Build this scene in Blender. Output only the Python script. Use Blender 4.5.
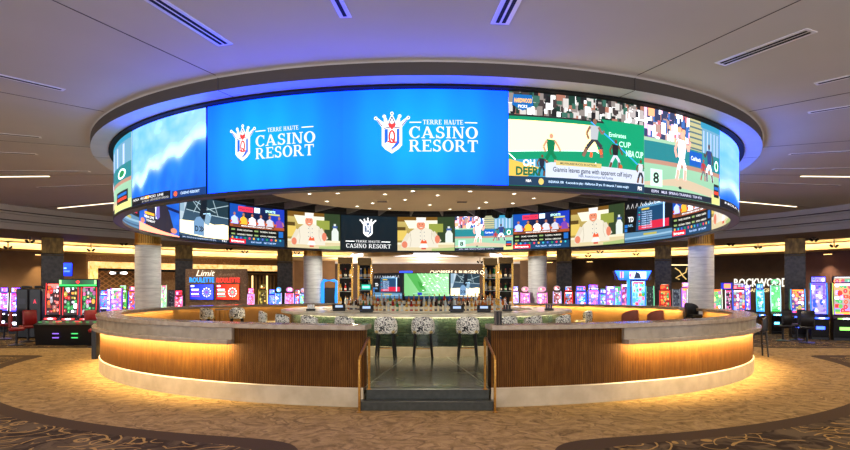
import bpy, math, random
from mathutils import Vector, Matrix
from math import sin, cos, pi, radians as R, sqrt, floor, atan2
random.seed(7)
for o in list(bpy.data.objects): bpy.data.objects.remove(o, do_unlink=True)
SC = bpy.context.scene
COL = SC.collection
# ------------------------------------------------------------------ camera
EYE, D, F, CX, CY = 1.9, 18.53, 600.0, 426.5, 290.0
cd = bpy.data.cameras.new('camera'); cam = bpy.data.objects.new('camera', cd); COL.objects.link(cam)
cam.location = (0, -D, EYE); cam.rotation_euler = (pi/2, 0, 0)
cd.sensor_width = 36; cd.lens = F/850*36; cd.shift_y = 65/850; cd.shift_x = -1.5/850; cd.clip_end = 300
SC.camera = cam
SC.view_settings.view_transform = 'Standard'; SC.view_settings.look = 'None'
SC.view_settings.gamma = 1; SC.view_settings.use_curve_mapping = False
SC.view_settings.exposure = 0.0
SC.cycles.use_denoising = True
SC.cycles.max_bounces = 6
SC.cycles.sample_clamp_indirect = 4
# ------------------------------------------------------------------ world
w = bpy.data.worlds.new('world'); SC.world = w; w.use_nodes = True
w.node_tree.nodes['Background'].inputs[0].default_value = (.90, .89, .95, 1)
w.node_tree.nodes['Background'].inputs[1].default_value = 2.9
# ------------------------------------------------------------------ large lights (spots added at ceiling height for unseen downlights, no fittings built)
LK = 1.8
def lamp(kind, loc, power, color, rot=(0, 0, 0), **kw):
    l = bpy.data.lights.new(kind.lower() + '_lamp', kind); l.energy = power; l.color = color
    for k, v in kw.items(): setattr(l, k, v)
    l.energy *= LK; o = bpy.data.objects.new(kind.lower() + '_lamp', l); COL.objects.link(o)
    o.location = loc; o.rotation_euler = rot; return o
WARM = (1, .78, .50); AMBER = (1, .72, .33); NEUT = (1, .86, .7)
def pol(r, deg, z=0.0):      # deg 0 = towards the camera, 90 = to the right, 180 = far side
    a = R(deg); return Vector((r*sin(a), -r*cos(a), z))
for dg in (-38, -20, 0, 20, 38):
    p = pol(11.6, dg, 5.46)
    lamp('SPOT', p, 190, WARM, (0, 0, 0), spot_size=R(112), spot_blend=.7, shadow_soft_size=.12)
for dg in (-118, -97, -76, -57, 57, 76, 97, 118):
    lamp('SPOT', pol(11.2, dg, 5.46), 300, WARM, spot_size=R(110), spot_blend=.7, shadow_soft_size=.12)
for dg in (-150, -135, -112, -92, -72, 72, 92, 112, 135, 150):
    lamp('SPOT', pol(17.8, dg, 5.46), 260, NEUT, spot_size=R(120), spot_blend=.8, shadow_soft_size=.15)
for dg in (-172, -156, -140, -124, 124, 140, 156, 172):
    lamp('SPOT', pol(24.0, dg, 4.5), 120, WARM, spot_size=R(130), spot_blend=.8, shadow_soft_size=.15)
# ------------------------------------------------------------------ helpers
def lin(c):
    return tuple((v/12.92 if v <= .04045 else ((v+.055)/1.055)**2.4) for v in c[:3]) + (1.0,)
def rgb(r, g, b): return (r/255, g/255, b/255)
class MB:
    def __init__(s): s.v, s.f, s.m, s.c = [], [], [], None
    def add(s, vs, fs, mi=0):
        n = len(s.v); s.v += [tuple(p) for p in vs]
        for f in fs: s.f.append([n+i for i in f]); s.m.append(mi)
        return s
    def box(s, x0, x1, y0, y1, z0, z1, mi=0, M=None):
        vs = [Vector((x, y, z)) for z in (z0, z1) for x, y in ((x0, y0), (x1, y0), (x1, y1), (x0, y1))]
        if M: vs = [M @ q for q in vs]
        return s.add(vs, [(3, 2, 1, 0), (4, 5, 6, 7), (0, 1, 5, 4), (1, 2, 6, 5), (2, 3, 7, 6), (3, 0, 4, 7)], mi)
    def rbox(s, cx, cy, cz, sx, sy, sz, b=.02, mi=0, M=None):       # box with chamfered edges
        hx, hy, hz = sx/2, sy/2, sz/2; b = min(b, hx*.9, hy*.9, hz*.9); vs = []; 
        def ring(z, ix, iy):
            return [(-ix+b, -iy, z), (ix-b, -iy, z), (ix, -iy+b, z), (ix, iy-b, z), (ix-b, iy, z), (-ix+b, iy, z), (-ix, iy-b, z), (-ix, -iy+b, z)]
        L = [ring(-hz, hx-b*.7, hy-b*.7), ring(-hz+b, hx, hy), ring(hz-b, hx, hy), ring(hz, hx-b*.7, hy-b*.7)]
        for l in L:
            for q in l:
                q = Vector((q[0]+cx, q[1]+cy, q[2]+cz)); vs.append(M @ q if M else q)
        fs = [tuple(range(7, -1, -1)), tuple(range(24, 32))]
        for k in range(3):
            for i in range(8): j = (i+1) % 8; fs.append((k*8+i, k*8+j, k*8+8+j, k*8+8+i))
        return s.add(vs, fs, mi)
    def lathe(s, prof, c=(0, 0, 0), n=24, mi=0, M=None):
        vs, fs = [], []; k = len(prof)
        for i in range(n):
            a = 2*pi*i/n
            for r, z in prof:
                q = Vector((c[0]+r*cos(a), c[1]+r*sin(a), c[2]+z)); vs.append(M @ q if M else q)
        for i in range(n):
            j = (i+1) % n
            for t in range(k-1): fs.append((i*k+t, j*k+t, j*k+t+1, i*k+t+1))
        return s.add(vs, fs, mi)
    def cyl(s, r, z0, z1, c=(0, 0, 0), n=16, mi=0, M=None):
        return s.lathe([(0, z0), (r, z0), (r, z1), (0, z1)], c, n, mi, M)
    def arc(s, prof, a0, a1, n=48, mi=0, closed=True):              # profile (r,z) swept round the centre
        vs, fs = [], []; k = len(prof)
        for i in range(n+1):
            a = a0+(a1-a0)*i/n
            for r, z in prof: vs.append(pol(r, a, z))
        full = abs(abs(a1-a0)-360) < 1e-6
        for i in range(n):
            for t in range(k if closed else k-1):
                u = (t+1) % k; fs.append((i*k+t, i*k+k+t, i*k+k+u, i*k+u))
        if closed and not full: fs += [tuple(range(k-1, -1, -1)), tuple(range(n*k, n*k+k))]
        return s.add(vs, fs, mi)
    def tube(s, pts, r, n=8, mi=0, M=None):
        pts = [Vector(p) for p in pts]; vs, fs = [], []; up = None
        for i, p in enumerate(pts):
            t = (pts[min(i+1, len(pts)-1)]-pts[max(i-1, 0)]).normalized()
            if up is None: up = Vector((0, 0, 1)) if abs(t.z) < .9 else Vector((1, 0, 0))
            a = t.cross(up).normalized(); b = t.cross(a).normalized(); up = b.cross(t) if False else up
            rr = r[i] if isinstance(r, (list, tuple)) else r
            for k in range(n):
                q = p+a*cos(2*pi*k/n)*rr+b*sin(2*pi*k/n)*rr; vs.append(M @ q if M else q)
        for i in range(len(pts)-1):
            for k in range(n):
                j = (k+1) % n; fs.append((i*n+k, i*n+j, i*n+n+j, i*n+n+k))
        fs += [tuple(range(n-1, -1, -1)), tuple(range((len(pts)-1)*n, len(pts)*n))]
        return s.add(vs, fs, mi)
    def prism(s, poly, axis, a, b, mi=0, M=None):                   # poly in 2D extruded along axis x or y or z
        def P(u, v, t): return Vector((t, u, v)) if axis == 'x' else Vector((u, t, v)) if axis == 'y' else Vector((u, v, t))
        n = len(poly); vs = [P(u, v, a) for u, v in poly]+[P(u, v, b) for u, v in poly]
        if M: vs = [M @ q for q in vs]
        return s.add(vs, [tuple(range(n-1, -1, -1)), tuple(range(n, 2*n))]+[(i, (i+1) % n, n+(i+1) % n, n+i) for i in range(n)], mi)
    def build(s, name, mat, parent=None, smooth=False, loc=None, rz=0):
        me = bpy.data.meshes.new(name); me.from_pydata(s.v, [], s.f)
        mats = mat if isinstance(mat, (list, tuple)) else [mat]
        for m in mats: me.materials.append(m)
        if len(mats) > 1: me.polygons.foreach_set('material_index', s.m)
        if s.c is not None:
            at = me.color_attributes.new('Col', 'FLOAT_COLOR', 'CORNER'); buf = []
            for c in s.c: buf += c
            at.data.foreach_set('color', buf)
        me.validate(); me.update()
        if s.c is None:
            import bmesh
            b = bmesh.new(); b.from_mesh(me); bmesh.ops.recalc_face_normals(b, faces=b.faces); b.to_mesh(me); b.free()
        if smooth:
            me.polygons.foreach_set('use_smooth', [True]*len(me.polygons))
            try: me.set_sharp_from_angle(angle=R(38))
            except Exception: pass
        o = bpy.data.objects.new(name, me); COL.objects.link(o)
        if parent: o.parent = parent
        if loc is not None: o.location = loc
        o.rotation_euler.z = rz
        return o
def tag(o, label, cat, group=None, kind=None):
    if label: o['label'] = label
    if cat: o['category'] = cat
    if group: o['group'] = group
    if kind: o['kind'] = kind
    return o
def thing(name, label, cat, loc=(0, 0, 0), rz=0, group=None):
    o = bpy.data.objects.new(name, None); COL.objects.link(o); o.empty_display_size = .1
    o.location = loc; o.rotation_euler.z = rz; return tag(o, label, cat, group)
def struct(o): o['kind'] = 'structure'; return o
def dup(root, loc, rz, label, group=None):
    r = root.copy(); COL.objects.link(r); r.location = loc; r.rotation_euler.z = rz; r['label'] = label
    if group: r['group'] = group
    for ch in list(root.children):
        c = ch.copy(); COL.objects.link(c); c.parent = r
        for g in list(ch.children): e = g.copy(); COL.objects.link(e); e.parent = c
    return r
def at(px, py, d): return Vector(((px-CX)*d/F, d-D, EYE-(py-CY)*d/F))
def hit(px, r, far):
    k = (px-CX)/F; A = 1+k*k; disc = D*D-A*(D*D-r*r); d = (D+(1 if far else -1)*sqrt(max(disc, 0)))/A
    return k*d, d-D, d
def ang(px, r, far):
    x, y, d = hit(px, r, far); return math.degrees(atan2(x, -y))
# ------------------------------------------------------------------ materials
class NT:
    def __init__(s, name):
        s.m = bpy.data.materials.new(name); s.m.use_nodes = True; s.t = s.m.node_tree; s.n = s.t.nodes; s.l = s.t.links
        s.b = s.n['Principled BSDF']
    def new(s, t, **k):
        o = s.n.new(t)
        for a, v in k.items(): setattr(o, a, v)
        return o
    def inp(s, node, i, v):
        if isinstance(v, bpy.types.NodeSocket): s.l.new(v, node.inputs[i])
        elif v is not None: node.inputs[i].default_value = v
    def math(s, op, a, b=None, c=None, clamp=False):
        n = s.new('ShaderNodeMath', operation=op, use_clamp=clamp); s.inp(n, 0, a); s.inp(n, 1, b)
        if c is not None: s.inp(n, 2, c)
        return n.outputs[0]
    def mix(s, f, a, b):
        n = s.new('ShaderNodeMix', data_type='RGBA'); s.inp(n, 0, f); s.inp(n, 6, a); s.inp(n, 7, b); return n.outputs[2]
    def noise(s, vec, scale, detail=2, rough=.5, dist=0):
        n = s.new('ShaderNodeTexNoise'); s.inp(n, 'Vector', vec); s.inp(n, 'Scale', scale); s.inp(n, 'Detail', detail)
        s.inp(n, 'Roughness', rough); s.inp(n, 'Distortion', dist); return n
    def mapr(s, v, a, b, c=0., d=1.):
        n = s.new('ShaderNodeMapRange'); s.inp(n, 0, v); s.inp(n, 1, a); s.inp(n, 2, b); s.inp(n, 3, c); s.inp(n, 4, d); return n.outputs[0]
    def pos(s): return s.new('ShaderNodeNewGeometry').outputs['Position']
    def obj(s): return s.new('ShaderNodeTexCoord').outputs['Object']
def mat(name, c, rough=.6, metal=0., c2=None, scale=6., spec=.5, bump=0., em=None, es=0., stretch=None):
    n = NT(name); b = n.b; b.inputs['Roughness'].default_value = rough; b.inputs['Metallic'].default_value = metal
    b.inputs['Specular IOR Level'].default_value = spec
    col = lin(c); col2 = lin(c2) if c2 else tuple(v*.82 for v in col[:3])+(1,)
    vec = n.obj()
    if stretch:
        mp = n.new('ShaderNodeMapping'); n.inp(mp, 0, vec); mp.inputs['Scale'].default_value = stretch; vec = mp.outputs[0]
    nz = n.noise(vec, scale, 3)
    n.l.new(n.mix(n.mapr(nz.outputs[0], .35, .65), col2, col), b.inputs['Base Color'])
    if bump:
        bp = n.new('ShaderNodeBump'); bp.inputs['Strength'].default_value = bump; bp.inputs['Distance'].default_value = .02
        n.l.new(nz.outputs[0], bp.inputs['Height']); n.l.new(bp.outputs[0], b.inputs['Normal'])
    if em: b.inputs['Emission Color'].default_value = lin(em); b.inputs['Emission Strength'].default_value = es
    return n.m
def glow(name, c, s):
    n = NT(name); n.b.inputs['Base Color'].default_value = (.02, .02, .02, 1); n.b.inputs['Emission Color'].default_value = lin(c)
    n.b.inputs['Emission Strength'].default_value = s; n.b.inputs['Roughness'].default_value = .4; return n.m
M = {}
M['ceiling'] = mat('ceiling_paint', rgb(206, 201, 197), .75, c2=rgb(201, 196, 192), scale=.6)
M['soffit'] = mat('soffit_paint', rgb(150, 138, 146), .75, c2=rgb(143, 131, 139), scale=.5)
M['fascia'] = mat('fascia_paint', rgb(84, 75, 70), .7, c2=rgb(79, 71, 66), scale=.5)
M['underside'] = mat('ring_underside_satin', rgb(205, 205, 208), .45, c2=rgb(195, 197, 202), scale=1.5)
M['disc'] = mat('bar_ceiling_paint', rgb(206, 188, 158), .8, c2=rgb(200, 182, 152), scale=.8)
M['seam_shade'] = mat('joint_shadow', rgb(85, 80, 80), .9)
M['black'] = mat('black_plastic', rgb(20, 20, 22), .4)
M['blackmatte'] = mat('black_matte', rgb(13, 13, 15), .9)
M['cavity'] = mat('dark_cavity_paint', rgb(36, 34, 36), .95)
M['baffle'] = mat('grey_baffle', rgb(120, 110, 104), .8)
M['white'] = mat('white_paint', rgb(252, 252, 250), .3, c2=rgb(248, 248, 246))
M['slotdark'] = mat('diffuser_dark', rgb(14, 14, 16), .8)
M['stonecap'] = mat('honed_stone_cap', rgb(176, 160, 138), .22, c2=rgb(158, 141, 120), scale=9)
M['stoneface'] = mat('stone_ledge_face', rgb(168, 155, 134), .25, c2=rgb(150, 137, 118), scale=5)
M['plinth'] = mat('cream_stone_plinth', rgb(205, 190, 160), .4, c2=rgb(188, 172, 142), scale=3.5)
M['bronze'] = mat('brushed_bronze', rgb(205, 152, 74), .3, 1., c2=rgb(180, 128, 58), scale=30)
M['darkbronze'] = mat('dark_bronze', rgb(96, 76, 48), .35, 1.)
M['chrome'] = mat('chrome', rgb(200, 200, 205), .15, 1.)
M['step'] = mat('dark_granite_step', rgb(62, 65, 58), .35, c2=rgb(50, 53, 47), scale=14)
M['blacklegs'] = mat('black_painted_wood', rgb(18, 16, 15), .4)
M['cream'] = mat('cream_leather', rgb(206, 178, 110), .5)
M['brownwall'] = mat('brown_wall_panel', rgb(122, 92, 66), .7, c2=rgb(108, 80, 56), scale=1.2)
M['plumwall'] = mat('plum_wall_panel', rgb(98, 66, 70), .8, c2=rgb(88, 58, 62), scale=1.2)
M['darkwall'] = mat('dark_brown_wall', rgb(74, 54, 40), .8, c2=rgb(62, 45, 34), scale=1.5)
M['pillar'] = mat('dark_stone_pillar', rgb(98, 88, 76), .3, c2=rgb(66, 58, 50), scale=7)
M['pillargold'] = mat('gold_pillar_panel', rgb(150, 118, 60), .35, .6, c2=rgb(96, 74, 38), scale=6, stretch=(1, 1, .4))
M['gold'] = mat('polished_gold', rgb(205, 160, 80), .25, 1.)
M['redleather'] = mat('red_leather', rgb(150, 22, 22), .45)
M['tanleather'] = mat('tan_leather', rgb(176, 120, 70), .5)
M['copper'] = mat('copper_red_upholstery', rgb(170, 80, 44), .5)
M['cabinet'] = mat('slot_cabinet_black', rgb(16, 16, 20), .3)
M['greytable'] = mat('grey_wood_tabletop', rgb(150, 140, 122), .4)
M['glass'] = None
g = NT('clear_glass'); g.b.inputs['Transmission Weight'].default_value = 1; g.b.inputs['Roughness'].default_value = .02
g.b.inputs['Base Color'].default_value = (.9, .95, .93, 1); g.b.inputs['IOR'].default_value = 1.45; M['glass'] = g.m
# screen picture material: what the display itself gives off
n = NT('video_display'); a = n.new('ShaderNodeAttribute', attribute_name='Col')
n.b.inputs['Base Color'].default_value = (.01, .01, .01, 1); n.b.inputs['Roughness'].default_value = .5; n.b.inputs['Specular IOR Level'].default_value = .2
n.l.new(a.outputs['Color'], n.b.inputs['Emission Color']); n.b.inputs['Emission Strength'].default_value = 1.2; M['video'] = n.m
n = NT('game_display'); a = n.new('ShaderNodeAttribute', attribute_name='Col')
n.b.inputs['Base Color'].default_value = (.01, .01, .01, 1); n.b.inputs['Roughness'].default_value = .3
n.l.new(a.outputs['Color'], n.b.inputs['Emission Color']); n.b.inputs['Emission Strength'].default_value = 1.05; M['game'] = n.m
# slatted wood
def slats(name, ca, cb, per):
    n = NT(name); p = n.new('ShaderNodeSeparateXYZ'); n.l.new(n.pos(), p.inputs[0])
    th = n.math('ARCTAN2', p.outputs[0], n.math('MULTIPLY', p.outputs[1], -1.0))
    fr = n.math('FRACT', n.math('MULTIPLY', th, per))
    groove = n.math('LESS_THAN', fr, .26)
    cv = n.new('ShaderNodeCombineXYZ'); n.inp(cv, 0, n.math('MULTIPLY', th, 90.)); n.inp(cv, 1, n.math('MULTIPLY', p.outputs[2], 1.6))
    nz = n.noise(cv.outputs[0], 1.5, 4, .6); nz2 = n.noise(cv.outputs[0], .12, 2)
    base = n.mix(n.mapr(nz.outputs[0], .3, .7), lin(ca), lin(cb)); base = n.mix(n.mapr(nz2.outputs[0], .4, .62, 0, .35), base, lin(ca))
    n.l.new(n.mix(groove, base, lin(tuple(v*.5 for v in ca))), n.b.inputs['Base Color'])
    bp = n.new('ShaderNodeBump'); bp.inputs['Strength'].default_value = .8; bp.inputs['Distance'].default_value = .012
    n.l.new(n.math('SUBTRACT', 1.0, groove), bp.inputs['Height']); n.l.new(bp.outputs[0], n.b.inputs['Normal'])
    n.b.inputs['Roughness'].default_value = .6; n.b.inputs['Specular IOR Level'].default_value = .12; return n.m
M['slatwood'] = slats('walnut_slat_cladding', rgb(88, 52, 14), rgb(122, 80, 28), 8.85/.036)
M['innerwood'] = mat('inner_oak_panel', rgb(196, 142, 74), .5, c2=rgb(180, 128, 64), scale=1.5)
# green tiles
n = NT('green_glazed_tile'); br = n.new('ShaderNodeTexBrick'); p = n.new('ShaderNodeSeparateXYZ'); n.l.new(n.pos(), p.inputs[0])
th = n.math('ARCTAN2', p.outputs[0], n.math('MULTIPLY', p.outputs[1], -1.0)); cv = n.new('ShaderNodeCombineXYZ')
n.inp(cv, 0, n.math('MULTIPLY', th, 4.1)); n.inp(cv, 1, p.outputs[2]); n.inp(br, 'Vector', cv.outputs[0])
br.inputs['Color1'].default_value = lin(rgb(28, 36, 31)); br.inputs['Color2'].default_value = lin(rgb(40, 50, 43)); br.inputs['Mortar'].default_value = lin(rgb(24, 38, 30))
br.inputs['Scale'].default_value = 1; br.inputs['Brick Width'].default_value = .16; br.inputs['Row Height'].default_value = .08; br.inputs['Mortar Size'].default_value = .008
n.l.new(br.outputs[0], n.b.inputs['Base Color']); n.b.inputs['Roughness'].default_value = .2; M['tile'] = n.m
# column travertine
n = NT('pale_travertine'); mp = n.new('ShaderNodeMapping'); n.inp(mp, 0, n.obj()); mp.inputs['Scale'].default_value = (1, 1, 9)
nz = n.noise(mp.outputs[0], 2.2, 5, .65, .4); p = n.new('ShaderNodeSeparateXYZ'); n.l.new(n.obj(), p.inputs[0])
jt = n.math('LESS_THAN', n.math('FRACT', n.math('DIVIDE', n.math('ADD', p.outputs[2], .12), 1.04)), .008)
base = n.mix(n.mapr(nz.outputs[0], .3, .7), lin(rgb(186, 184, 178)), lin(rgb(226, 224, 216)))
n.l.new(n.mix(jt, base, lin(rgb(120, 112, 100))), n.b.inputs['Base Color']); n.b.inputs['Roughness'].default_value = .5; M['travertine'] = n.m
# floral black & white upholstery
n = NT('black_and_white_floral_fabric'); nz = n.noise(n.obj(), 15, 2, .5, 1.8); v = n.mapr(nz.outputs[0], .45, .49)
n.l.new(n.mix(v, lin(rgb(28, 28, 26)), lin(rgb(250, 246, 234))), n.b.inputs['Base Color']); n.b.inputs['Roughness'].default_value = .8; M['floral'] = n.m
# onyx (back-lit gold stone)
n = NT('backlit_onyx'); nz = n.noise(n.pos(), 3.5, 5, .7, .8); c = n.mix(n.mapr(nz.outputs[0], .35, .65), lin(rgb(200, 138, 60)), lin(rgb(255, 222, 150)))
n.l.new(c, n.b.inputs['Emission Color']); n.l.new(c, n.b.inputs['Base Color']); n.b.inputs['Emission Strength'].default_value = 1.5; M['onyx'] = n.m
# diamond lattice wall
n = NT('diamond_lattice_screen'); p = n.new('ShaderNodeSeparateXYZ'); n.l.new(n.pos(), p.inputs[0])
a_ = n.math('FRACT', n.math('MULTIPLY', n.math('ADD', p.outputs[0], p.outputs[2]), 3.2)); b_ = n.math('FRACT', n.math('MULTIPLY', n.math('SUBTRACT', p.outputs[0], p.outputs[2]), 3.2))
k = n.math('MAXIMUM', n.math('LESS_THAN', a_, .22), n.math('LESS_THAN', b_, .22))
n.l.new(n.mix(k, lin(rgb(100, 70, 44)), lin(rgb(168, 122, 76))), n.b.inputs['Base Color']); M['lattice'] = n.m
# swirled warm wall
n = NT('swirled_bronze_wall'); nz = n.noise(n.pos(), .7, 3, .5, 2.5); k = n.math('FRACT', n.math('MULTIPLY', nz.outputs[0], 14.))
n.l.new(n.mix(n.mapr(k, .0, .25), lin(rgb(186, 152, 114)), lin(rgb(136, 104, 74))), n.b.inputs['Base Color']); M['swirlwall'] = n.m
# carpet
def smin(n, a, b, k):
    x = n.new('ShaderNodeMath', operation='SMOOTH_MIN'); n.inp(x, 0, a); n.inp(x, 1, b); x.inputs[2].default_value = k; return x.outputs[0]
n = NT('patterned_casino_carpet'); P = n.pos(); p = n.new('ShaderNodeSeparateXYZ'); n.l.new(P, p.inputs[0])
ax = n.math('ABSOLUTE', p.outputs[0]); ay = n.math('ABSOLUTE', p.outputs[1])
r_ = n.math('SQRT', n.math('ADD', n.math('MULTIPLY', ax, ax), n.math('MULTIPLY', ay, ay)))
sd = smin(n, smin(n, n.math('SUBTRACT', r_, 11.05), n.math('SUBTRACT', ax, 1.45), 1.3), n.math('SUBTRACT', ay, 1.05), .8)
inside = n.math('GREATER_THAN', sd, 0.); swirl = n.math('GREATER_THAN', sd, .36)
# gold field: curling veins
wp = n.noise(P, 1.5, 3, .5); add = n.new('ShaderNodeVectorMath', operation='MULTIPLY_ADD'); n.l.new(wp.outputs['Color'], add.inputs[0])
add.inputs[1].default_value = (.9, .9, 0); n.l.new(P, add.inputs[2]); wv = add.outputs[0]
vo = n.new('ShaderNodeTexVoronoi'); n.inp(vo, 'Vector', wv); vo.inputs['Scale'].default_value = 2.3
rings = n.math('ABSOLUTE', n.math('SUBTRACT', n.math('FRACT', n.math('MULTIPLY', vo.outputs['Distance'], 2.9)), .5))
nzm = n.noise(P, 2.3, 2); vein = n.math('MULTIPLY', n.mapr(rings, .0, .16, 1., 0.), n.mapr(nzm.outputs[0], .40, .5, 0, 1.))
n2 = n.noise(wv, 5.5, 6, .75); n3 = n.noise(P, 90, 2)
goldc = n.mix(n.mapr(n2.outputs[0], .35, .62), lin(rgb(126, 100, 60)), lin(rgb(182, 150, 98)))
goldc = n.mix(n.math('MULTIPLY', vein, .6), goldc, lin(rgb(84, 66, 42)))
# dark field: gold rings on brown leaves
def curls(scale, offs, fr, wd, seed):
    mp = n.new('ShaderNodeMapping'); n.inp(mp, 0, P); mp.inputs['Location'].default_value = (seed*3.7, seed*1.9, 0)
    v_ = n.new('ShaderNodeTexVoronoi'); v_.inputs['Scale'].default_value = scale; v_.inputs['Randomness'].default_value = .9; n.inp(v_, 'Vector', mp.outputs[0])
    wv_ = n.noise(mp.outputs[0], 1.8, 2); dd = n.math('ADD', v_.outputs['Distance'], n.math('MULTIPLY', wv_.outputs[0], .3))
    f = n.math('ABSOLUTE', n.math('SUBTRACT', n.math('FRACT', n.math('MULTIPLY', dd, fr)), .5))
    on = n.noise(mp.outputs[0], 1.2, 1)
    return n.math('MULTIPLY', n.math('LESS_THAN', f, wd), n.math('GREATER_THAN', on.outputs[0], offs))
ln = n.math('MAXIMUM', curls(1.3, .47, 4.5, .075, 1), curls(1.9, .50, 3.2, .05, 5))
n4 = n.noise(wv, 2.2, 3, .6, 1.0)
dark = n.mix(n.mapr(n4.outputs[0], .42, .6), lin(rgb(58, 45, 32)), lin(rgb(108, 90, 64)))
dark = n.mix(n.math('MULTIPLY', ln, .8), dark, lin(rgb(188, 150, 84)))
band = lin(rgb(80, 63, 45))
c = n.mix(inside, goldc, band); c = n.mix(swirl, c, dark)
c = n.mix(n.mapr(n3.outputs[0], .3, .7, .0, .22), c, (.02, .015, .01, 1))
n.l.new(c, n.b.inputs['Base Color']); n.b.inputs['Roughness'].default_value = .95; n.b.inputs['Specular IOR Level'].default_value = .1; M['carpet'] = n.m
# platform concrete
n = NT('polished_concrete'); P = n.pos(); nz = n.noise(P, 1.1, 5, .6); p = n.new('ShaderNodeSeparateXYZ'); n.l.new(P, p.inputs[0])
j1 = n.math('LESS_THAN', n.math('ABSOLUTE', n.math('SUBTRACT', n.math('ABSOLUTE', p.outputs[0]), n.math('MULTIPLY', n.math('ABSOLUTE', p.outputs[1]), .12))), .012)
base = n.mix(n.mapr(nz.outputs[0], .3, .7), lin(rgb(112, 114, 98)), lin(rgb(150, 150, 130)))
n.l.new(n.mix(j1, base, lin(rgb(186, 184, 164))), n.b.inputs['Base Color']); n.b.inputs['Roughness'].default_value = .16; M['concrete'] = n.m
# ================================================================== STRUCTURE
fl = MB(); fl.add([(-34, -22, 0), (34, -22, 0), (34, 34, 0), (-34, 34, 0)], [(0, 1, 2, 3)]); struct(fl.build('floor', M['carpet']))
ZC, ZT = 5.53, 5.29
# main ceiling: ring from the drum out to the stepped edge, with a rounded turn down into the drum fascia
m = MB()
prof = [(9.06, ZT)] + [(9.06, 5.50)] + [(9.07, 5.518), (9.09, ZC)] + [(19.1, ZC)]
m.arc(prof, 0, 360, 144, 0, closed=False)
m.arc([(8.66, ZT), (9.06, ZT)], 0, 360, 144, 2, closed=False)
m.f_sec = None
n_f = len(prof)-1
for i in range(len(m.f)):
    if i < 144*n_f and i % n_f == 0: m.m[i] = 1
struct(m.build('ceiling', [M['ceiling'], M['fascia'], M['underside']], smooth=True))
# fine vertical joints of the drum and radial joints of the ceiling
m = MB()
for a in (23, 46, 69, 92, 115, 138, 161, -23, -46, -69, -92, -115, -138, -161):
    p = pol(1, a); q = Vector((-p.y, p.x, 0))
    T = Matrix.Translation(pol(0, 0)) @ Matrix.Rotation(R(a), 4, 'Z')
    m.box(-.006, .006, -19.0, -9.12, ZC-.006, ZC+.002, 0, T)
for a in (23, 69, 115, 161, -23, -69, -115, -161):
    m.box(-.008, .008, -9.075, -9.05, ZT, 5.5, 0, Matrix.Rotation(R(a), 4, 'Z'))
    m.box(-.006, .006, -9.05, -8.68, ZT-.004, ZT+.004, 0, Matrix.Rotation(R(a), 4, 'Z'))
struct(m.build('trim_1', M['seam_shade']))
# stepped edge of the round ceiling, dropping outwards
m = MB()
steps = [(19.1, ZC), (19.1, 5.30), (19.45, 5.30), (19.45, 5.22), (19.7, 5.22), (19.7, 4.98), (20.1, 4.98), (20.1, 4.90), (20.4, 4.9), (20.4, 4.62)]
m.arc(steps, 0, 360, 120, 0, closed=False); struct(m.build('trim_2', M['ceiling']))
m = MB(); m.arc([(19.14, 5.298), (19.45, 5.298)], 0, 360, 120, 0, False); m.arc([(19.74, 4.978), (20.1, 4.978)], 0, 360, 120, 0, False)  # dark sheets paint the shade of the gaps under two steps
struct(m.build('trim_shade', M['seam_shade']))
# purple-grey soffit, then two coves with lit faces, then the low ceiling to the walls
m = MB(); m.arc([(20.4, 4.62), (25.6, 4.62), (25.6, 4.95), (26.4, 4.95)], 0, 360, 120, 0, False)
struct(m.build('ceiling_outer', M['soffit']))
G = 12.0
cove = MB(); led = MB()
for s0, s1 in ((-180+G, -80), (80, 180-G)):
    cove.arc([(26.4, 4.95), (26.4, 4.54), (27.3, 4.54), (27.3, 4.80), (27.9, 4.80), (27.9, 4.24), (32, 4.24), (32, 5.2), (26.4, 5.2)], s0, s1, 70, 0)
M['cove'] = mat('cove_paint', rgb(205, 178, 132), .8, c2=rgb(198, 170, 124), scale=.8)
struct(cove.build('ceiling_cove', M['cove']))
m = MB()
for s in (-1, 1):   # straight cove faces that turn in beside the far corridor
    p1 = pol(26.4, s*(180-G)); p2 = Vector((s*1.6, 20.0, 0)); dirv = (p2-p1).normalized(); nn = Vector((dirv.y, -dirv.x, 0))*(1 if s < 0 else -1)
    for off, za, zb in ((0, 4.62, 4.95), (.9, 4.30, 4.80)):
        a, b = p1+nn*off*-1, p2+nn*off*-1+Vector((0, off*.6, 0))
        m.add([(a.x, a.y, za), (b.x, b.y, za), (b.x, b.y, zb), (a.x, a.y, zb)], [(0, 1, 2, 3)])
        m.add([(a.x, a.y, za), (b.x, b.y, za), (b.x, b.y+1.2, za), (a.x, a.y+1.2, za)], [(0, 1, 2, 3)])
struct(m.build('trim_4', M['cove']))
m = MB(); m.add([(-11, 24, 4.28), (11, 24, 4.28), (11, 40, 4.28), (-11, 40, 4.28)], [(0, 1, 2, 3)]); struct(m.build('ceiling_far', M['ceiling']))
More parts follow.
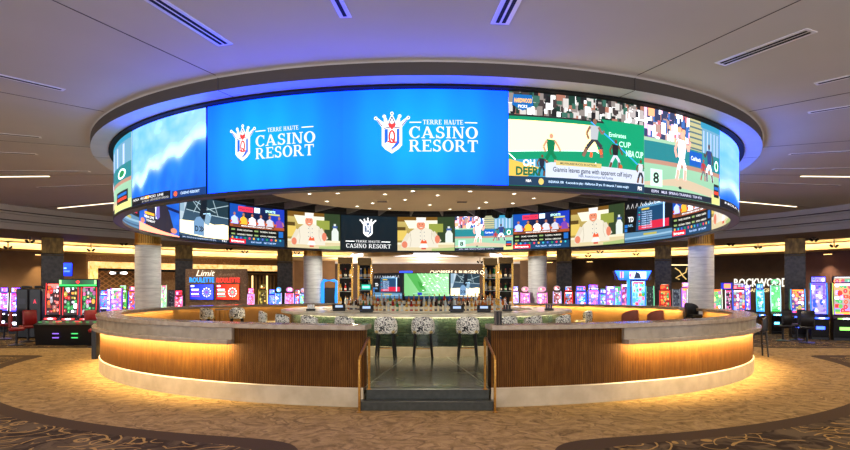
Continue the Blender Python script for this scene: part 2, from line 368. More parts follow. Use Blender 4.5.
# concealed LED strips that wash the coves
M['ledstrip'] = glow('warm_led_strip', rgb(255, 214, 140), 9)
for k, (s0, s1) in enumerate(((-180+G, -80), (80, 180-G))):
    m = MB()
    m.arc([(25.66, 4.64), (25.72, 4.64), (25.72, 4.67), (25.66, 4.67)], s0, s1, 60)
    m.arc([(27.31, 4.60), (27.36, 4.60), (27.36, 4.66), (27.31, 4.66)], s0, s1, 60)
    tag(m.build('led_strip', M['ledstrip']), ['warm LED strip hidden in the cove left of the bar', 'warm LED strip hidden in the cove right of the bar'][k], 'light strip')
for s0, s1 in ((-180+G, -80), (80, 180-G)):
    for i in range(11):
        a = s0+(s1-s0)*(i+.5)/11
        for r_, z_, e_ in ((27.40, 4.66, 42), (25.75, 4.80, 22)):
            o = lamp('AREA', pol(r_, a, z_), e_, (1, .80, .46), shape='RECTANGLE', size=4.2, size_y=.08)
            o.rotation_euler = (pi/2-R(8), 0, R(a)+pi)
# walls
def wall(name, a0, a1, mt, r=30.0, z1=4.32):
    m = MB(); m.arc([(r, 0), (r+.3, 0), (r+.3, z1), (r, z1)], a0, a1, max(3, int(abs(a1-a0)/2))); return struct(m.build(name, mt))
P0 = ang(86, 30, True); P1 = ang(285, 30, True)
wall('wall_left', -75, P0 if P0 > -180 else P0, M['brownwall']) if False else None
def A(px, r=30.0): return ang(px, r, True)
def arcwall(name, pa, pb, mt, r=30.0, z0=0, z1=4.32, t=.3):
    a, b = (pa if isinstance(pa, float) else A(pa, r)), (pb if isinstance(pb, float) else A(pb, r))
    if a < 0 and b > 0: a += 360
    if a > b: a, b = b, a
    m = MB(); m.arc([(r, z0), (r+t, z0), (r+t, z1), (r, z1)], a, b, max(2, int((b-a)/2))); return struct(m.build(name, mt))
arcwall('wall_left', -78.0, 86, M['brownwall'])
arcwall('wall_left_corner', 86, 240, M['swirlwall'], r=30.6)
arcwall('wall_far_left', 240, 335, M['brownwall'], r=31.0)
arcwall('wall_far_right', 520, 655, M['darkwall'])
arcwall('wall_right', 655, 802, M['darkwall'], r=30.4)
arcwall('wall_right_corner', 803, 78.0, M['plumwall'])
m = MB(); m.box(-10.5, 10.5, 36.0, 36.3, 0, 4.6)
struct(m.build('wall_back', M['darkwall']))
m = MB(); m.box(-10.8, -10.5, 26.5, 36.3, 0, 4.6); struct(m.build('wall_corridor_left', M['brownwall']))
m = MB(); m.box(10.5, 10.8, 26.5, 36.3, 0, 4.6); struct(m.build('wall_corridor_right', M['darkwall']))
# vertical wall washers (narrow lit panels on the walls)
def washer(px, r, z0, z1, power, lab):
    x, y, d = hit(px, r, True); p = Vector((x, y, 0)); inn = (-p).normalized()
    t = thing('wall_washer', lab, 'wall light', (p.x+inn.x*.18, p.y+inn.y*.18, z1), atan2(inn.y, inn.x))
    MB().rbox(0, 0, .03, .16, .5, .06, .01).build('housing', M['darkbronze'], t)
    MB().rbox(0, 0, -.01, .08, .42, .02, .004).build('lens', glow('washer_lens', rgb(255, 200, 120), 6), t)
    lamp('SPOT', (p.x+inn.x*.35, p.y+inn.y*.35, z1-.05), power, AMBER, spot_size=R(75), spot_blend=.8, shadow_soft_size=.05)
washer(38, 29.9, 0, 4.05, 260, 'slim downlight over the brown wall panel by the stone pillar')
washer(829, 29.9, 0, 4.05, 260, 'slim amber downlight on the plum wall behind the slot machines')
washer(590, 29.9, 0, 4.05, 150, 'slim downlight on the dark brown wall right of the far column')
washer(550, 29.9, 0, 4.05, 150, 'slim downlight on the brown wall close behind the far right column')
# pillars (square, stone clad)
def pillar(px, r, w, mt, lab, z1=4.62):
    x, y, d = hit(px, r, True); t = thing('stone_pillar', lab, 'pillar', (x, y, 0), -math.atan(x/d), 'square pillars around the gaming floor')
    MB().rbox(0, 0, z1*.41, w, w, z1*.82, .02).build('shaft', mt, t)
    MB().rbox(0, 0, z1*.91, w*.98, w*.98, z1*.18, .02).build('capital_panel', M['pillargold'], t)
    MB().rbox(0, 0, z1*.80, w*1.02, w*1.02, .05, .01).build('band', M['darkbronze'], t)
    return t
pillar(52.5, 23.5, 1.0, M['pillar'], 'square dark stone pillar beside the small blue television')
pillar(184, 23.5, 1.0, M['pillar'], 'square dark stone pillar left of the blue roulette sign')
pillar(285, 23.5, 1.0, M['pillar'], 'square gold-brown pillar just left of the far round column')
pillar(564, 23.5, 1.0, M['pillar'], 'square gold-brown pillar right of the far right round column')
pillar(663, 23.5, .95, M['pillar'], 'square dark pillar behind the red-lit slot machine')
pillar(795, 23.5, .95, M['pillar'], 'square glossy dark pillar at the end of the white lettered sign')
# round columns with slatted bronze collar
def column(px, lab, r=9.62):
    x, y, d = hit(px, r, True); t = thing('round_column', lab, 'column', (x, y, 0), 0, 'round stone columns around the bar')
    MB().cyl(.41, 0, 3.42, n=40).build('shaft', M['travertine'], t, True)
    MB().cyl(.36, 3.42, 5.53, n=32).build('collar_core', M['darkbronze'], t, True)
    s = MB()
    for k in range(44):
        a = 2*pi*k/44; s.box(-.012, .012, -.41, -.36, 3.44, 4.1, 0, Matrix.Rotation(a, 4, 'Z'))
    s.build('collar_slats', M['bronze'], t)
    MB().lathe([(.36, 3.40), (.435, 3.40), (.435, 3.455), (.36, 3.455)], n=40).build('collar_band', M['bronze'], t, True)
column(148, 'pale round travertine column standing behind the bar wall at far left')
column(313, 'pale round travertine column rising below the left chef video screen')
column(537.5, 'pale round travertine column below the right game-schedule video screen')
column(701, 'pale round travertine column beside the crossed-strokes gold sign')
for px in (148, 313, 537.5, 701):  # unseen spots added at the disc edge to brighten the columns
    x, y, d = hit(px, 9.62, True); a = math.degrees(atan2(x, -y)); q = pol(4.9, a+(12 if x > 0 else -12), 4.93); v = Vector((x, y, 1.9))-q
    o = lamp('SPOT', q, 560 if 300 < px < 600 else 360, (1, .95, .88), spot_size=R(30), spot_blend=.8, shadow_soft_size=.08)
    o.rotation_euler = v.to_track_quat('-Z', 'Y').to_euler()
for x in (-6, 0, 6):  # bare point lamps added to brighten the far corridor
    for y in (27, 32): lamp('POINT', (x, y, 3.4), 260, WARM, shadow_soft_size=.2)
# ------------------------------------------------------------------ ring of screens: frame
RO, RI, ZB, ZTOP = 8.55, 8.40, 3.66, 5.24
t = thing('screen_ring_frame', 'black circular frame hanging from the ceiling and carrying the video screens', 'screen frame', (0, 0, ZB))
def off(o, z=ZB): 
    for v in o.data.vertices: v.co.z -= z
    return o
m = MB(); m.arc([(RI+.02, ZB-.05), (RO-.02, ZB-.05), (RO-.02, ZT), (RI+.02, ZT)], 0, 360, 160); off(m.build('core', M['black'], t))
m = MB(); m.arc([(RI-.02, ZB-.07), (RO+.03, ZB-.07), (RO+.03, ZB-.01), (RI-.02, ZB-.01)], 0, 360, 160); off(m.build('bottom_rim', M['black'], t, True))
m = MB(); m.arc([(RO-.03, ZTOP+.012), (RO+.13, ZTOP+.012), (RO+.13, ZT), (RO-.03, ZT)], 0, 360, 160); off(m.build('top_rim', M['blackmatte'], t, True))
# inner ceiling: dark cavity with radial baffles, cream disc with downlights
m = MB(); m.arc([(0.01, 5.6), (8.45, 5.6)], 0, 360, 96, 0, False); m.arc([(8.4, 5.6), (8.4, ZT)], 0, 360, 96, 0, False); struct(m.build('ceiling_cavity', M['cavity']))
t = thing('ceiling_disc', 'cream circular ceiling disc hanging over the bar with small downlights', 'ceiling disc', (0, 0, 5.0))
m = MB(); m.cyl(5.1, 0, .3, n=96); m.build('disc_panel', M['disc'], t, True)
for k, (px, py) in enumerate(((382, 201), (462, 201.5), (345, 190.5))):
    if k == 2: continue
    d = 3.1*F/(CY-py); x = (px-CX)*d/F
    v = thing('air_vent', ['square air grille in the cream ceiling disc, left one', 'square air grille in the cream ceiling disc, right one'][k], 'vent', (x, d-D, 4.99), 0)
    MB().rbox(0, 0, 0, .42, .42, .02, .005).build('frame', M['disc'], v)
    s = MB()
    for q in range(5): s.box(-.17, .17, -.16+q*.075, -.13+q*.075, -.018, -.009)
    s.build('grille', M['baffle'], v)
dl = [(309.5, 193.5), (337.6, 193), (326.8, 201), (357, 206), (372.6, 202.8), (389.5, 208.3), (413, 190.7), (437.7, 195), (429.7, 204.6), (450, 209), (479, 207.6), (486, 202), (514, 193.4), (512.7, 203), (546.8, 190.3), (534, 198), (385, 194), (470, 191), (405, 199.5)]
GL = glow('downlight_lens', rgb(255, 244, 220), 14)
dlp = None
for i, (px, py) in enumerate(dl):
    d = 3.1*F/(CY-py); x = (px-CX)*d/F; loc = (x, d-D, 4.998)
    if dlp is None:
        dlp = thing('downlight', 'x', 'downlight', loc, 0, 'small round downlights in the cream ceiling disc')
        MB().lathe([(.055, 0), (.085, 0), (.085, -.012), (.06, -.016), (.055, 0)], n=20).build('trim_ring', M['white'], dlp, True)
        MB().cyl(.055, -.006, 0, n=16).build('lens', GL, dlp)
        dlp['label'] = 'small round downlight set in the cream ceiling disc over the bar'
    else: dup(dlp, loc, 0, 'small round downlight set in the cream ceiling disc over the bar')
    if i % 2 == 0: lamp('SPOT', (x, d-D, 4.96), 260, NEUT, spot_size=R(105), spot_blend=.6, shadow_soft_size=.06)
bp_ = None
for k in range(36):
    a = k*10+5
    if a > 180: a -= 360
    if bp_ is None:
        bp_ = MB().rbox(0, -6.75, 5.3, .07, 2.7, .26, .01).build('ceiling_baffle', M['baffle'], rz=R(a)); tag(bp_, 'grey radial baffle between the cream disc and the video ring', 'baffle', 'radial baffles above the bar')
    else:
        o = bp_.copy(); COL.objects.link(o); o.rotation_euler.z = R(a)
# spotlights inside the ring at far right
def stagelight(px, py, r, lab):
    x, y, d = hit(px, r, True); z = EYE-(py-CY)*d/F
    t = thing('stage_light', lab, 'spotlight', (x, y, z), 0, 'black stage lights inside the video ring')
    Rm = Matrix.Rotation(R(50), 4, 'X')
    MB().lathe([(0, .2), (.12, .2), (.15, .05), (.16, -.16), (.13, -.16), (.1, -.02), (0, -.02)], n=18, M=Rm).build('can', M['blackmatte'], t, True)
    MB().tube([(-.18, 0, 0), (-.18, 0, .22), (.18, 0, .22), (.18, 0, 0)], .015).build('yoke', M['black'], t)
    MB().tube([(0, 0, .22), (0, 0, 5.6-z)], .02).build('hanger', M['black'], t)
for k, (px, lab) in enumerate(((482, 'black stage light above the left half of the inner baseball screen'), (496, 'black stage light above the middle of the inner baseball screen'), (509, 'black stage light above the right edge of the inner baseball screen'))): stagelight(px, 213, 7.3, lab)
# ------------------------------------------------------------------ linear slot diffusers and light lines
def diffuser(adeg, r0, r1, nsl, lab, grp='slot diffusers in the main ceiling'):
    t = thing('slot_diffuser', lab, 'air diffuser', (0, 0, ZC), R(adeg), grp); w_ = .05*nsl+.03
    fr = MB(); fr.box(-w_, w_, -r1, -r0, -.010, -.001); fr.build('frame', M['white'], t)
    s = MB()
    for k in range(nsl):
        c = (k-(nsl-1)/2)*.085; s.box(c-.025, c+.025, -r1+.05, -r0-.05, -.014, -.009)
    s.build('slots', M['slotdark'], t)
diffuser(-17.1, 10.1, 11.8, 2, 'white double slot diffuser in ceiling above the left logo screen')
diffuser(-5.8, 10.6, 11.8, 1, 'short single slot diffuser at top centre-left of the ceiling')
diffuser(5.5, 10.4, 11.8, 2, 'white double slot diffuser at top edge right of centre')
diffuser(27.9, 10.06, 11.5, 2, 'white double slot diffuser above the right end of the video ring')
diffuser(-40.7, 10.08, 11.9, 1, 'thin slot diffuser at the left edge above the ring')
diffuser(40.7, 10.5, 12.1, 1, 'thin white slot diffuser at the upper right edge')
diffuser(51.3, 10, 12, 1, 'thin slot diffuser second from top along the right edge')
diffuser(-65, 10.1, 12.2, 1, 'thin dark slot diffuser on the left, second down')
diffuser(-76.5, 10.7, 13, 1, 'thin dark slot diffuser on the left, third down')
diffuser(-89, 10.3, 14, 1, 'long dark slot diffuser just above the left light line')
diffuser(75.5, 10.0, 12.4, 1, 'thin dark slot diffuser on the right, third down')
diffuser(87, 10.4, 13.6, 1, 'thin dark slot diffuser just above the right light line')
diffuser(99, 10.6, 14.5, 1, 'thin dark slot diffuser between the two right light lines')
diffuser(-101, 10.5, 14, 1, 'thin dark slot diffuser between the two left light lines')
LL = glow('light_line_lens', rgb(255, 236, 200), 3.2)
def lightline(adeg, r0, r1, lab):
    t = thing('linear_ceiling_light', lab, 'ceiling light', (0, 0, ZC), R(adeg), 'recessed light lines in the ceiling')
    MB().box(-.06, .06, -r1, -r0, -.008, -.001).build('trim', M['bronze'], t)
    MB().box(-.04, .04, -r1+.03, -r0-.03, -.02, -.008).build('diffuser_lens', LL, t)
lightline(-92.7, 12.0, 16.5, 'bright warm light line at the upper left edge of the room')
lightline(92.7, 11.9, 16.5, 'bright warm light line at the upper right edge of the room')
lightline(-116.2, 14.0, 18.2, 'bright warm light line left of the video ring, nearer the stepped ceiling')
lightline(115.2, 14.0, 17.8, 'bright warm light line right of the video ring, nearer the stepped ceiling')
# twin-head spotlights in the coves
sp = None
def twin(px, py, r, lab):
    global sp
    x, y, d = hit(px, r, True); z = EYE-(py-CY)*d/F
    if sp is None:
        sp = thing('twin_spotlight', lab, 'spotlight', (x, y, z), 0, 'black twin spotlights in the cove'); 
        for s in (-1, 1):
            MB().lathe([(0, .2), (.09, .2), (.11, -.1), (.08, -.12), (0, -.1)], (0, 0, 0), 12, 0, Matrix.Translation((s*.2, 0, -.02)) @ Matrix.Rotation(s*R(55), 4, 'Y')).build('head', M['blackmatte'], sp, True)
        MB().tube([(0, 0, 0), (0, 0, .28)], .03).build('stem', M['black'], sp)
        MB().cyl(.1, .26, .3).build('ceiling_plate', M['black'], sp)
        for c in sp.children:
            if c.name.startswith('head'): c.scale = (.62, .62, .62)
        t = sp
    else: t = dup(sp, (x, y, z), 0, lab)
    L = (4.62 if r < 25.6 else 4.95 if r < 26.4 else 4.54 if r < 27.9 else 4.24)-z
    for c in t.children:
        if c.name.startswith('stem'): c.scale.z = L/.28
        if c.name.startswith('ceiling_plate'): c.location.z = L-.30
for px, py, r, lab in ((30, 241.5, 23.5, 'black twin spotlight in the cove left of the first square pillar'), (8, 247.5, 27, 'black twin spotlight at the far left edge of the cove'),
    (91, 250, 26, 'black twin spotlight above the glowing onyx portal corner'), (124, 244, 24, 'black twin spotlight just left of the leftmost round column'),
    (229, 249, 24, 'black twin spotlight above the red roulette sign'), (245, 252, 26, 'black twin spotlight above the onyx band right of the roulette signs'),
    (297, 253, 26, 'black twin spotlight just left of the column below the chef screen'), (567, 252, 26, 'black twin spotlight right of the far right round column'),
    (588, 256, 27, 'black twin spotlight above the blue slot machines'), (600, 252, 25, 'black twin spotlight left of the blue canopy machine'),
    (636, 254, 26, 'black twin spotlight above the blue canopy machine'), (731, 244.5, 24, 'black twin spotlight just right of the rightmost round column'),
    (758, 247.5, 26, 'black twin spotlight above the white lettered restaurant sign'), (814, 240, 23.5, 'black twin spotlight right of the glossy dark pillar'),
    (834, 246, 26, 'black twin spotlight near the right edge of the cove'), (480, 262, 26, 'black twin spotlight above the right bar television')): twin(px, py, r, lab)
# ================================================================== BAR PLATFORM, WALL, STEPS
PZ = .29
m = MB(); m.arc([(.01, PZ-.02), (.01, PZ), (8.7, PZ), (8.7, 0), (8.6, 0)], 0, 360, 120, 0, False); t = struct(m.build('floor_platform', M['concrete']))
GA = math.degrees(math.asin(1.02/8.85))
WZ = 1.25
def wall_part(name, a0, a1, label, ledge=None, inner_led=None, end_post=False):
    t = thing(name, label, 'bar wall')
    n_ = max(8, int((a1-a0)/2))
    m = MB(); m.arc([(8.62, .2), (8.86, .2), (8.86, WZ), (8.62, WZ)], a0, a1, n_); m.build('slat_cladding', M['slatwood'], t)
    m = MB(); m.arc([(8.60, PZ), (8.625, PZ), (8.625, WZ), (8.60, WZ)], a0, a1, n_); m.build('inner_panel', M['innerwood'], t)
    m = MB(); m.arc([(8.62, 0), (8.88, 0), (8.885, .30), (8.87, .315), (8.62, .315)], a0, a1, n_); m.build('plinth', M['plinth'], t)
    da = .25
    m = MB(); m.arc([(8.42, WZ), (8.94, WZ), (8.95, WZ+.01), (8.95, WZ+.07), (8.94, WZ+.08), (8.42, WZ+.08)], a0-(da if a1 < 0 or a0 > 15 else 0), a1+da, n_); m.build('cap', M['stonecap'], t)
    if ledge:
        l0, l1 = ledge; k_ = max(6, int((l1-l0)/2))
        m = MB(); m.arc([(8.86, .985), (8.925, .985), (8.925, WZ), (8.86, WZ)], l0, l1, k_); m.build('ledge_upstand', M['stoneface'], t)
        m = MB(); m.arc([(8.86, .975), (9.03, .975), (9.04, .985), (9.04, 1.045), (9.03, 1.055), (8.86, 1.055)], l0, l1, k_); m.build('drink_ledge', M['stonecap'], t)
    return t
# LEDGE lamps
def arc_lamps(r, z, a0, a1, n_, power, color, rx=0, sz=.05):
    seg = abs(a1-a0)/n_
    for i in range(n_):
        a = a0+(i+.5)*(a1-a0)/n_; p = pol(r, a, z); L = 2*r*sin(R(seg/2))
        o = lamp('AREA', p, power, color, shape='RECTANGLE', size=L, size_y=sz)
        o.rotation_euler = (rx, 0, R(a))
LA = 21.9
wall_part('curved_bar_wall', -102, -GA, 'slatted wood bar wall with stone cap, left of the entrance steps', (-102, -LA))
wall_part('curved_bar_wall', GA+.15, 91, 'slatted wood bar wall with stone cap, right of the entrance steps', (22.3, 91))
wall_part('curved_bar_wall', 99, 258, 'far side of the round wood bar wall with stone cap')
arc_lamps(9.00, .968, -100, -LA-.5, 11, 27, AMBER, R(42))
arc_lamps(9.00, .968, 22.8, 90, 10, 27, AMBER, R(42))
arc_lamps(8.50, WZ-.01, 100, 182, 8, 7, AMBER, 0, .04)
arc_lamps(8.50, WZ-.01, 182, 258, 6, 1.2, AMBER, 0, .04)
arc_lamps(8.50, WZ-.01, -100, -60, 4, 4, AMBER, 0, .04)
arc_lamps(8.50, WZ-.01, 60, 90, 3, 4, AMBER, 0, .04)
# black post under the ledge's left end
p = at(97.5, 330, 16.6); o = MB().rbox(p.x-.02, p.y, .49, .14, .3, .965, .01).build('ledge_support', M['black']); tag(o, 'black post under the left end of the stone drink ledge', 'support post')
# steps
t = thing('entrance_steps', 'two dark granite steps up to the bar platform', 'steps', (0, 0, 0))
MB().rbox(.02, -8.99, .0725, 2.16, .20, .145, .008).build('lower_step', M['step'], t)
MB().rbox(.02, -8.70, .145, 1.98, .27, .295, .008).build('upper_step', M['step'], t)
M['nosing'] = mat('polished_nosing', rgb(170, 172, 160), .15)
MB().rbox(.02, -8.815, .296, 2.0, .05, .008, .002).build('nosing', M['nosing'], t)
# handrails
def rail(sx, lab):
    t = thing('handrail', lab, 'handrail', (0, 0, 0), 0, 'bronze handrails at the entrance steps')
    x0, x1 = sx*1.045, sx*.93; y0, y1 = 9.2-D, 9.72-D
    yb = 9.42-D
    a = Vector((x0, yb-.08, 0)); at_ = Vector((x0, yb-.08, .84)); b = Vector((x1, y1, 1.15)); bb = Vector((x1, y1, PZ))
    def rnd(A_, B_, C_, r=.06):
        u = (A_-B_).normalized()*r; v = (C_-B_).normalized()*r
        return [B_+u*(1-s)*(1-s)+v*s*s for s in (0, .25, .5, .75, 1)]
    MB().tube([a]+rnd(a, at_, b)+rnd(at_, b, bb)+[bb], .021, 12).build('rail_tube', M['bronze'], t, True)
    MB().cyl(.045, 0, .012, tuple(a)).build('floor_flange', M['bronze'], t); MB().cyl(.045, 0, .012, tuple(bb)).build('floor_flange', M['bronze'], t)
rail(-1, 'bronze tube handrail on the left side of the entrance steps')
rail(1.02, 'bronze tube handrail on the right side of the entrance steps')
# ------------------------------------------------------------------ bar counter
t = thing('bar_counter', 'round bar counter with green glazed tile front and pale stone top', 'bar', (0, 0, PZ))
def low(o): 
    for v in o.data.vertices: v.co.z -= PZ
m = MB(); m.arc([(3.4, PZ), (4.1, PZ), (4.1, 1.24), (3.4, 1.24)], 0, 360, 96); low(m.build('tile_front', M['tile'], t))
m = MB(); m.arc([(4.0, PZ), (4.16, PZ), (4.16, .53), (4.0, .53)], 0, 360, 96); low(m.build('plinth', M['plinth'], t))
M['countertop'] = mat('pale_marble_counter', rgb(226, 216, 194), .2, c2=rgb(204, 192, 166), scale=5)
m = MB(); m.arc([(3.2, 1.25), (4.36, 1.25), (4.37, 1.26), (4.37, 1.32), (4.36, 1.33), (3.2, 1.33)], 0, 360, 120); low(m.build('countertop', M['countertop'], t))
m = MB(); m.arc([(2.9, 1.0), (3.2, 1.0), (3.2, 1.2), (2.9, 1.2)], 0, 360, 72); low(m.build('work_shelf', M['chrome'], t))
arc_lamps(4.24, 1.24, -64, 64, 8, 9, (1, .84, .45), R(55), .04)
arc_lamps(4.24, 1.24, 70, 290, 10, 6, (1, .82, .45), 0, .04)
# ================================================================== PICTURES ON DISPLAYS
from mathutils.geometry import tessellate_polygon
_tc = {}
def text_tris(s, bold=0.0):
    key = (s, bold)
    if key not in _tc:
        c = bpy.data.curves.new('t', 'FONT'); c.body = s; c.size = 1; c.resolution_u = 2; c.offset = bold
        o = bpy.data.objects.new('t', c); me = o.to_mesh()
        vs = [(v.co.x, v.co.y) for v in me.vertices]; fs = [tuple(p.vertices) for p in me.polygons]
        o.to_mesh_clear(); bpy.data.objects.remove(o); bpy.data.curves.remove(c)
        x0 = min([v[0] for v in vs] or [0]); x1 = max([v[0] for v in vs] or [1])
        _tc[key] = ([(x-x0, y) for x, y in vs], fs, x1-x0)
    return _tc[key]
def clip(poly, x, keep_right):
    out = []
    for i in range(len(poly)):
        a, b = poly[i], poly[(i+1) % len(poly)]
        ia = (a[0] >= x) if keep_right else (a[0] <= x); ib = (b[0] >= x) if keep_right else (b[0] <= x)
        if ia: out.append(a)
        if ia != ib:
            t = (x-a[0])/(b[0]-a[0]); out.append((x, a[1]+t*(b[1]-a[1])))
    return out
def hdr(c, HB=6.5):                                          # LED panels are brighter than paper white
    l = lin(c); return tuple(l[i]*(1+HB*min(max((c[i]-.88)/.12, 0), 1)) for i in range(3))+(1.,)
class Pic:
    def __init__(s, W, H, P, cell=.3):                # P(u, v, off) -> point; cell None for flat displays
        s.W, s.H, s.Pf, s.cell = W, H, P, cell; s.mb = MB(); s.mb.c = []; s.off = .003; s.hb = 2.5
    def P(s, u, v, off):
        if not s.cell: return s.Pf(u, v, off)
        i = min(floor(u/s.cell+1e-9), int(s.W/s.cell-1e-9)); a, b = i*s.cell, (i+1)*s.cell; t = (u-a)/(b-a)
        return s.Pf(a, v, off).lerp(s.Pf(b, v, off), t)
    def face(s, pts, cols, off):
        n_ = len(pts); s.mb.add([s.P(min(max(u, 0), s.W), min(max(v, 0), s.H), off) for u, v in pts], [tuple(range(n_))])
        for c in (cols if isinstance(cols, list) else [cols]*n_): s.mb.c.append(c)
    def base(s, fn, nx=20, ny=12):
        if s.cell: nc = math.ceil(s.W/s.cell); per = max(1, round(nx/nc)); us = [];
        if s.cell:
            for i in range(nc):
                for k in range(per): us.append(min((i+k/per)*s.cell, s.W))
            us.append(s.W)
        else: us = [s.W*i/nx for i in range(nx+1)]
        C = [[hdr(fn(u/s.W, j/ny)) for j in range(ny+1)] for u in us]
        for i in range(len(us)-1):
            if us[i+1]-us[i] < 1e-6: continue
            for j in range(ny):
                v0, v1 = s.H*j/ny, s.H*(j+1)/ny
                a = [(us[i], v0), (us[i+1], v0), (us[i+1], v1), (us[i], v1)]
                s.mb.add([s.Pe(u, v, i, us) for u, v in a], [(0, 1, 2, 3)])
                s.mb.c += [C[i][j], C[i+1][j], C[i+1][j+1], C[i][j+1]]
    def Pe(s, u, v, i, us):
        if not s.cell: return s.Pf(u, v, 0)
        um = (us[i]+us[i+1])/2; k = floor(um/s.cell); a, b = k*s.cell, (k+1)*s.cell
        return s.Pf(a, v, 0).lerp(s.Pf(b, v, 0), (u-a)/(b-a))
    def poly(s, pts, col, norm=True):                 # points in 0..1 of the display
        c = hdr(col, s.hb); s.off += .00003
        if norm: pts = [(x*s.W, y*s.H) for x, y in pts]
        pts = [(min(max(x, 0), s.W), min(max(y, 0), s.H)) for x, y in pts]
        tris = [list(q) for q in tessellate_polygon([[Vector((x, y, 0)) for x, y in pts]])] if len(pts) > 4 else [list(range(len(pts)))]
        for t_ in tris:
            q = [pts[i] for i in t_]
            if not s.cell: s.emit(q, c); continue
            x0 = min(p[0] for p in q); x1 = max(p[0] for p in q)
            for k in range(floor(x0/s.cell+1e-9), floor(x1/s.cell-1e-9)+1):
                r = clip(clip(q, k*s.cell, True), (k+1)*s.cell, False)
                if len(r) >= 3:
                    a, b = k*s.cell, (k+1)*s.cell
                    s.mb.add([s.Pf(a, v, s.off).lerp(s.Pf(b, v, s.off), (u-a)/(b-a)) for u, v in r], [tuple(range(len(r)))])
                    s.mb.c += [c]*len(r)
    def emit(s, q, c):
        s.mb.add([s.Pf(u, v, s.off) for u, v in q], [tuple(range(len(q)))]); s.mb.c += [c]*len(q)
    def rect(s, x0, y0, x1, y1, col): s.poly([(x0, y0), (x1, y0), (x1, y1), (x0, y1)], col)
    def ell(s, cx, cy, rx, ry, col, n_=14, rot=0):
        s.poly([(cx+rx*cos(2*pi*k/n_), cy+ry*sin(2*pi*k/n_)) for k in range(n_)], col)
    def line(s, pts, w_, col):                        # w_ in units of display height
        asp = s.H/s.W
        for a, b in zip(pts[:-1], pts[1:]):
            dx, dy = (b[0]-a[0])*s.W, (b[1]-a[1])*s.H; L = sqrt(dx*dx+dy*dy) or 1; nx, ny = -dy/L*w_*s.H/2, dx/L*w_*s.H/2
            A_ = (a[0]*s.W, a[1]*s.H); B_ = (b[0]*s.W, b[1]*s.H)
            s.poly([(A_[0]+nx, A_[1]+ny), (A_[0]-nx, A_[1]-ny), (B_[0]-nx, B_[1]-ny), (B_[0]+nx, B_[1]+ny)], col, False)
    def tris(s, vs, fs, x, y, sc, sx, col):           # already flat shapes, x, y, sc in metres
        c = hdr(col, .5); s.off += .0002
        for f in fs:
            q = [(x+vs[i][0]*sc*sx, y+vs[i][1]*sc) for i in f]
            s.mb.add([s.P(u, v, s.off+.002) for u, v in q], [tuple(range(len(q)))]); s.mb.c += [c]*len(q)
    def text(s, st, x, y, h, col, width=None, bold=.012, align='l', slant=0):
        vs, fs, w_ = text_tris(st, bold); H_ = h*s.H/.7; sx = 1
        if width: sx = width*s.W/(w_*H_)
        xx = x*s.W-(w_*H_*sx/2 if align == 'c' else 0)
        s.tris(vs, fs, xx, y*s.H, H_, sx, col)
    def build(s, name, parent=None, m_='video'): return s.mb.build(name, M[m_], parent)
# --- serif letters drawn with strokes
def _rect(x0, y0, x1, y1): return [(x0, y0), (x1, y0), (x1, y1), (x0, y1)]
def _ring(cx, cy, a, b, ia, ib, t0=0, t1=360, n_=22):
    out = []
    for k in range(n_):
        u, v = R(t0+(t1-t0)*k/n_), R(t0+(t1-t0)*(k+1)/n_)
        out.append([(cx+ia*cos(u), cy+ib*sin(u)), (cx+a*cos(u), cy+b*sin(u)), (cx+a*cos(v), cy+b*sin(v)), (cx+ia*cos(v), cy+ib*sin(v))])
    return out
def _stem(x, w_=.19, s=.08): return [_rect(x, 0, x+w_, 1), _rect(x-s, 0, x+w_+s, .07), _rect(x-s, .93, x+w_+s, 1)]
GL_ = {
 'I': (_stem(.08), .35), 'T': ([*_stem(.32)[:2], _rect(0, .9, .83, 1), _rect(0, .72, .06, 1), _rect(.77, .72, .83, 1)], .83),
 'E': (_stem(.08)+[_rect(.1, .91, .72, 1), _rect(.66, .74, .72, 1), _rect(.2, .46, .55, .55), _rect(.5, .38, .55, .63), _rect(.1, 0, .76, .09), _rect(.70, 0, .76, .28)], .78),
 'H': (_stem(.08)+_stem(.62)+[_rect(.2, .46, .7, .55)], .9),
 'U': (_stem(.08)[::2]+[_rect(.08, .35, .27, 1), _rect(.68, .35, .76, 1), _rect(.6, .93, .86, 1)]+_ring(.42, .36, .34, .37, .16, .29, 180, 360), .88),
 'N': ([_rect(.1, 0, .19, 1), _rect(0, 0, .3, .07), _rect(.72, 0, .81, 1), _rect(.61, .93, .92, 1), [(.05, 1), (.26, 1), (.81, 0), (.64, 0)], _rect(0, .93, .2, 1)], .92),
 'A': ([[(.38, 1), (.5, 1), (.17, 0), (.07, 0)], [(.34, 1), (.52, 1), (.92, 0), (.70, 0)], _rect(.22, .28, .7, .36), _rect(-.02, 0, .28, .07), _rect(.6, 0, 1.0, .07)], .98),
 'O': (_ring(.46, .5, .46, .52, .25, .44), .92), 'C': (_ring(.46, .5, .46, .52, .25, .44, 48, 318)+[_rect(.72, .66, .79, 1), _rect(.72, .10, .77, .26)], .82),
 'R': (_stem(.08)+[_rect(.2, .92, .45, 1), _rect(.2, .44, .45, .52)]+_ring(.44, .72, .3, .28, .12, .2, -90, 90)+[[(.36, .48), (.56, .48), (.92, 0), (.68, 0)], _rect(.66, 0, 1.0, .07)], .96),
 'S': (_ring(.33, .74, .30, .28, .14, .19, 20, 270, 16)+_ring(.33, .27, .33, .29, .15, .19, -160, 90, 16)+[_rect(.54, .68, .6, 1), _rect(.02, 0, .08, .3)], .68), ' ': ([], .4)}
